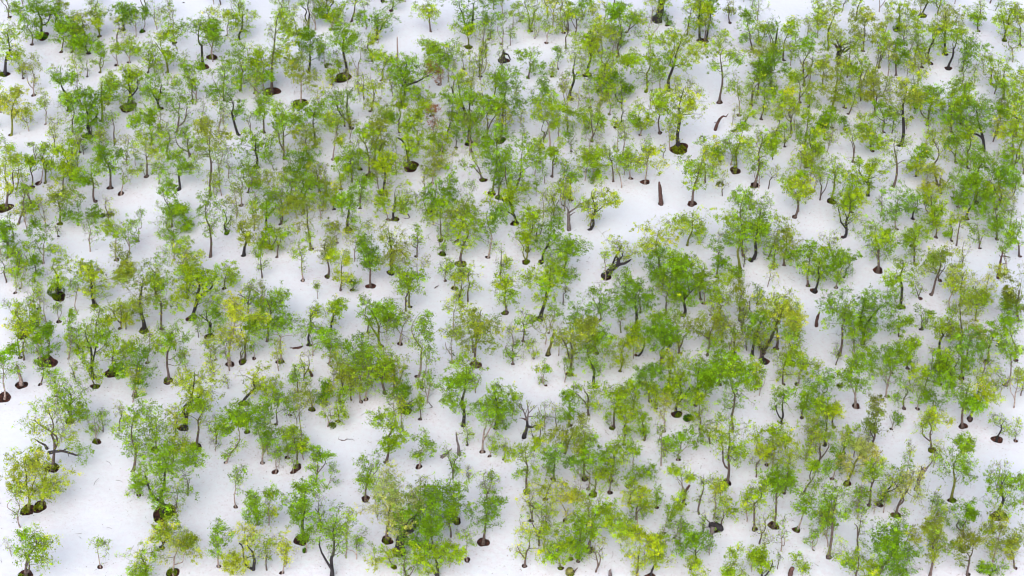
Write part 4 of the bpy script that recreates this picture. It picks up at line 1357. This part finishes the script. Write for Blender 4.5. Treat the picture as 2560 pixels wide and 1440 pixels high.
add_limb('birch with twisted black spreading', [([(2097, 160), (2096, 135), (2100, 118)], [.32, .28, .26], DK, None), ([(2096, 122), (2088, 112), (2075, 105)], [.22, .14, .07], (.07, .05, .03), None), ([(2100, 118), (2104, 106)], [.22, .12], DK, None),
         ([(2098, 125), (2112, 130), (2122, 122), (2134, 114), (2145, 100)], [.2, .17, .12, .09, .04], DK, [0, -.3, -.5, -.6, -.7]), ([(2098, 118), (2108, 112), (2122, 108), (2138, 102)], [.14, .10, .07, .03], DK, [0, .3, .5, .6]), ([(2098, 116), (2092, 100), (2083, 86)], [.10, .06, .03], (.06, .04, .04), None)])
add_limb('birch with very thick black', [([(1640, 52), (1648, 38), (1652, 20), (1654, 4), (1656, -12)], [.75, .48, .42, .38, .3], DK, None), ([(1653, 14), (1660, 8), (1663, -6)], [.18, .14, .08], (.06, .07, .02), None)])
add_limb('bright green birch whose black trunk curves', [([(996, 1375), (996, 1352), (1000, 1342), (1012, 1332), (1028, 1328), (1038, 1318), (1036, 1308)], [.34, .28, .27, .24, .2, .15, .08], DK, [0, 0, -.1, -.2, -.3, -.3, -.2]), ([(1036, 1320), (1048, 1310)], [.1, .04], DK, None)])
# thin fallen twigs scattered on the snow
T = Tubes(); r = np.random.default_rng(3)
for _ in range(420):
    px, py = r.uniform(0, 2560), r.uniform(0, 1440); p = ground_at(px, py); a = r.uniform(0, 6.28); L = r.uniform(.2, 1.1)
    d = np.array([math.cos(a), math.sin(a), 0]); q = p + [0, 0, .03]
    T.tube(np.array([q - d * L / 2, q + np.array([-d[1], d[0], 0]) * L * .1 + [0, 0, .03], q + d * L / 2]), [.018, .014, .008], 3, np.array((.10, .085, .08)))
tag(link('fallen_twigs', trunk_mesh('fallen_twigs', T.get())), 'thin dark twigs and litter scattered over the snow', 'twigs', kind='stuff')

# old leaves, bark flakes and bud scales lying on the snow under the trees
r = np.random.default_rng(8); n = 17000
k = r.integers(0, len(TP), n); a = r.uniform(0, 6.28, n); q = np.abs(r.normal(0, 1, n)) * (0.5 * TP[k, 2] + 0.9)
x, y = TP[k, 0] + q * np.cos(a), TP[k, 1] + q * np.sin(a)
cen_ = np.column_stack([x, y, ground_z(x, y) + 0.02])
V = leaf_tris(cen_, 0.125, r)
V[:, 2] = np.repeat(cen_[:, 2], 3) + (V[:, 2] - np.repeat(cen_[:, 2], 3)) * 0.15
cc = np.array([(.16, .10, .07), (.10, .08, .06), (.22, .18, .13)])[r.integers(0, 3, n)] * r.uniform(.7, 1.3, n)[:, None]
tag(link('leaf_litter', leaf_mesh('leaf_litter', (V, cc), M_MOSS)), 'brown leaf litter and bark flakes sprinkled on the snow under the trees', 'litter', kind='stuff')
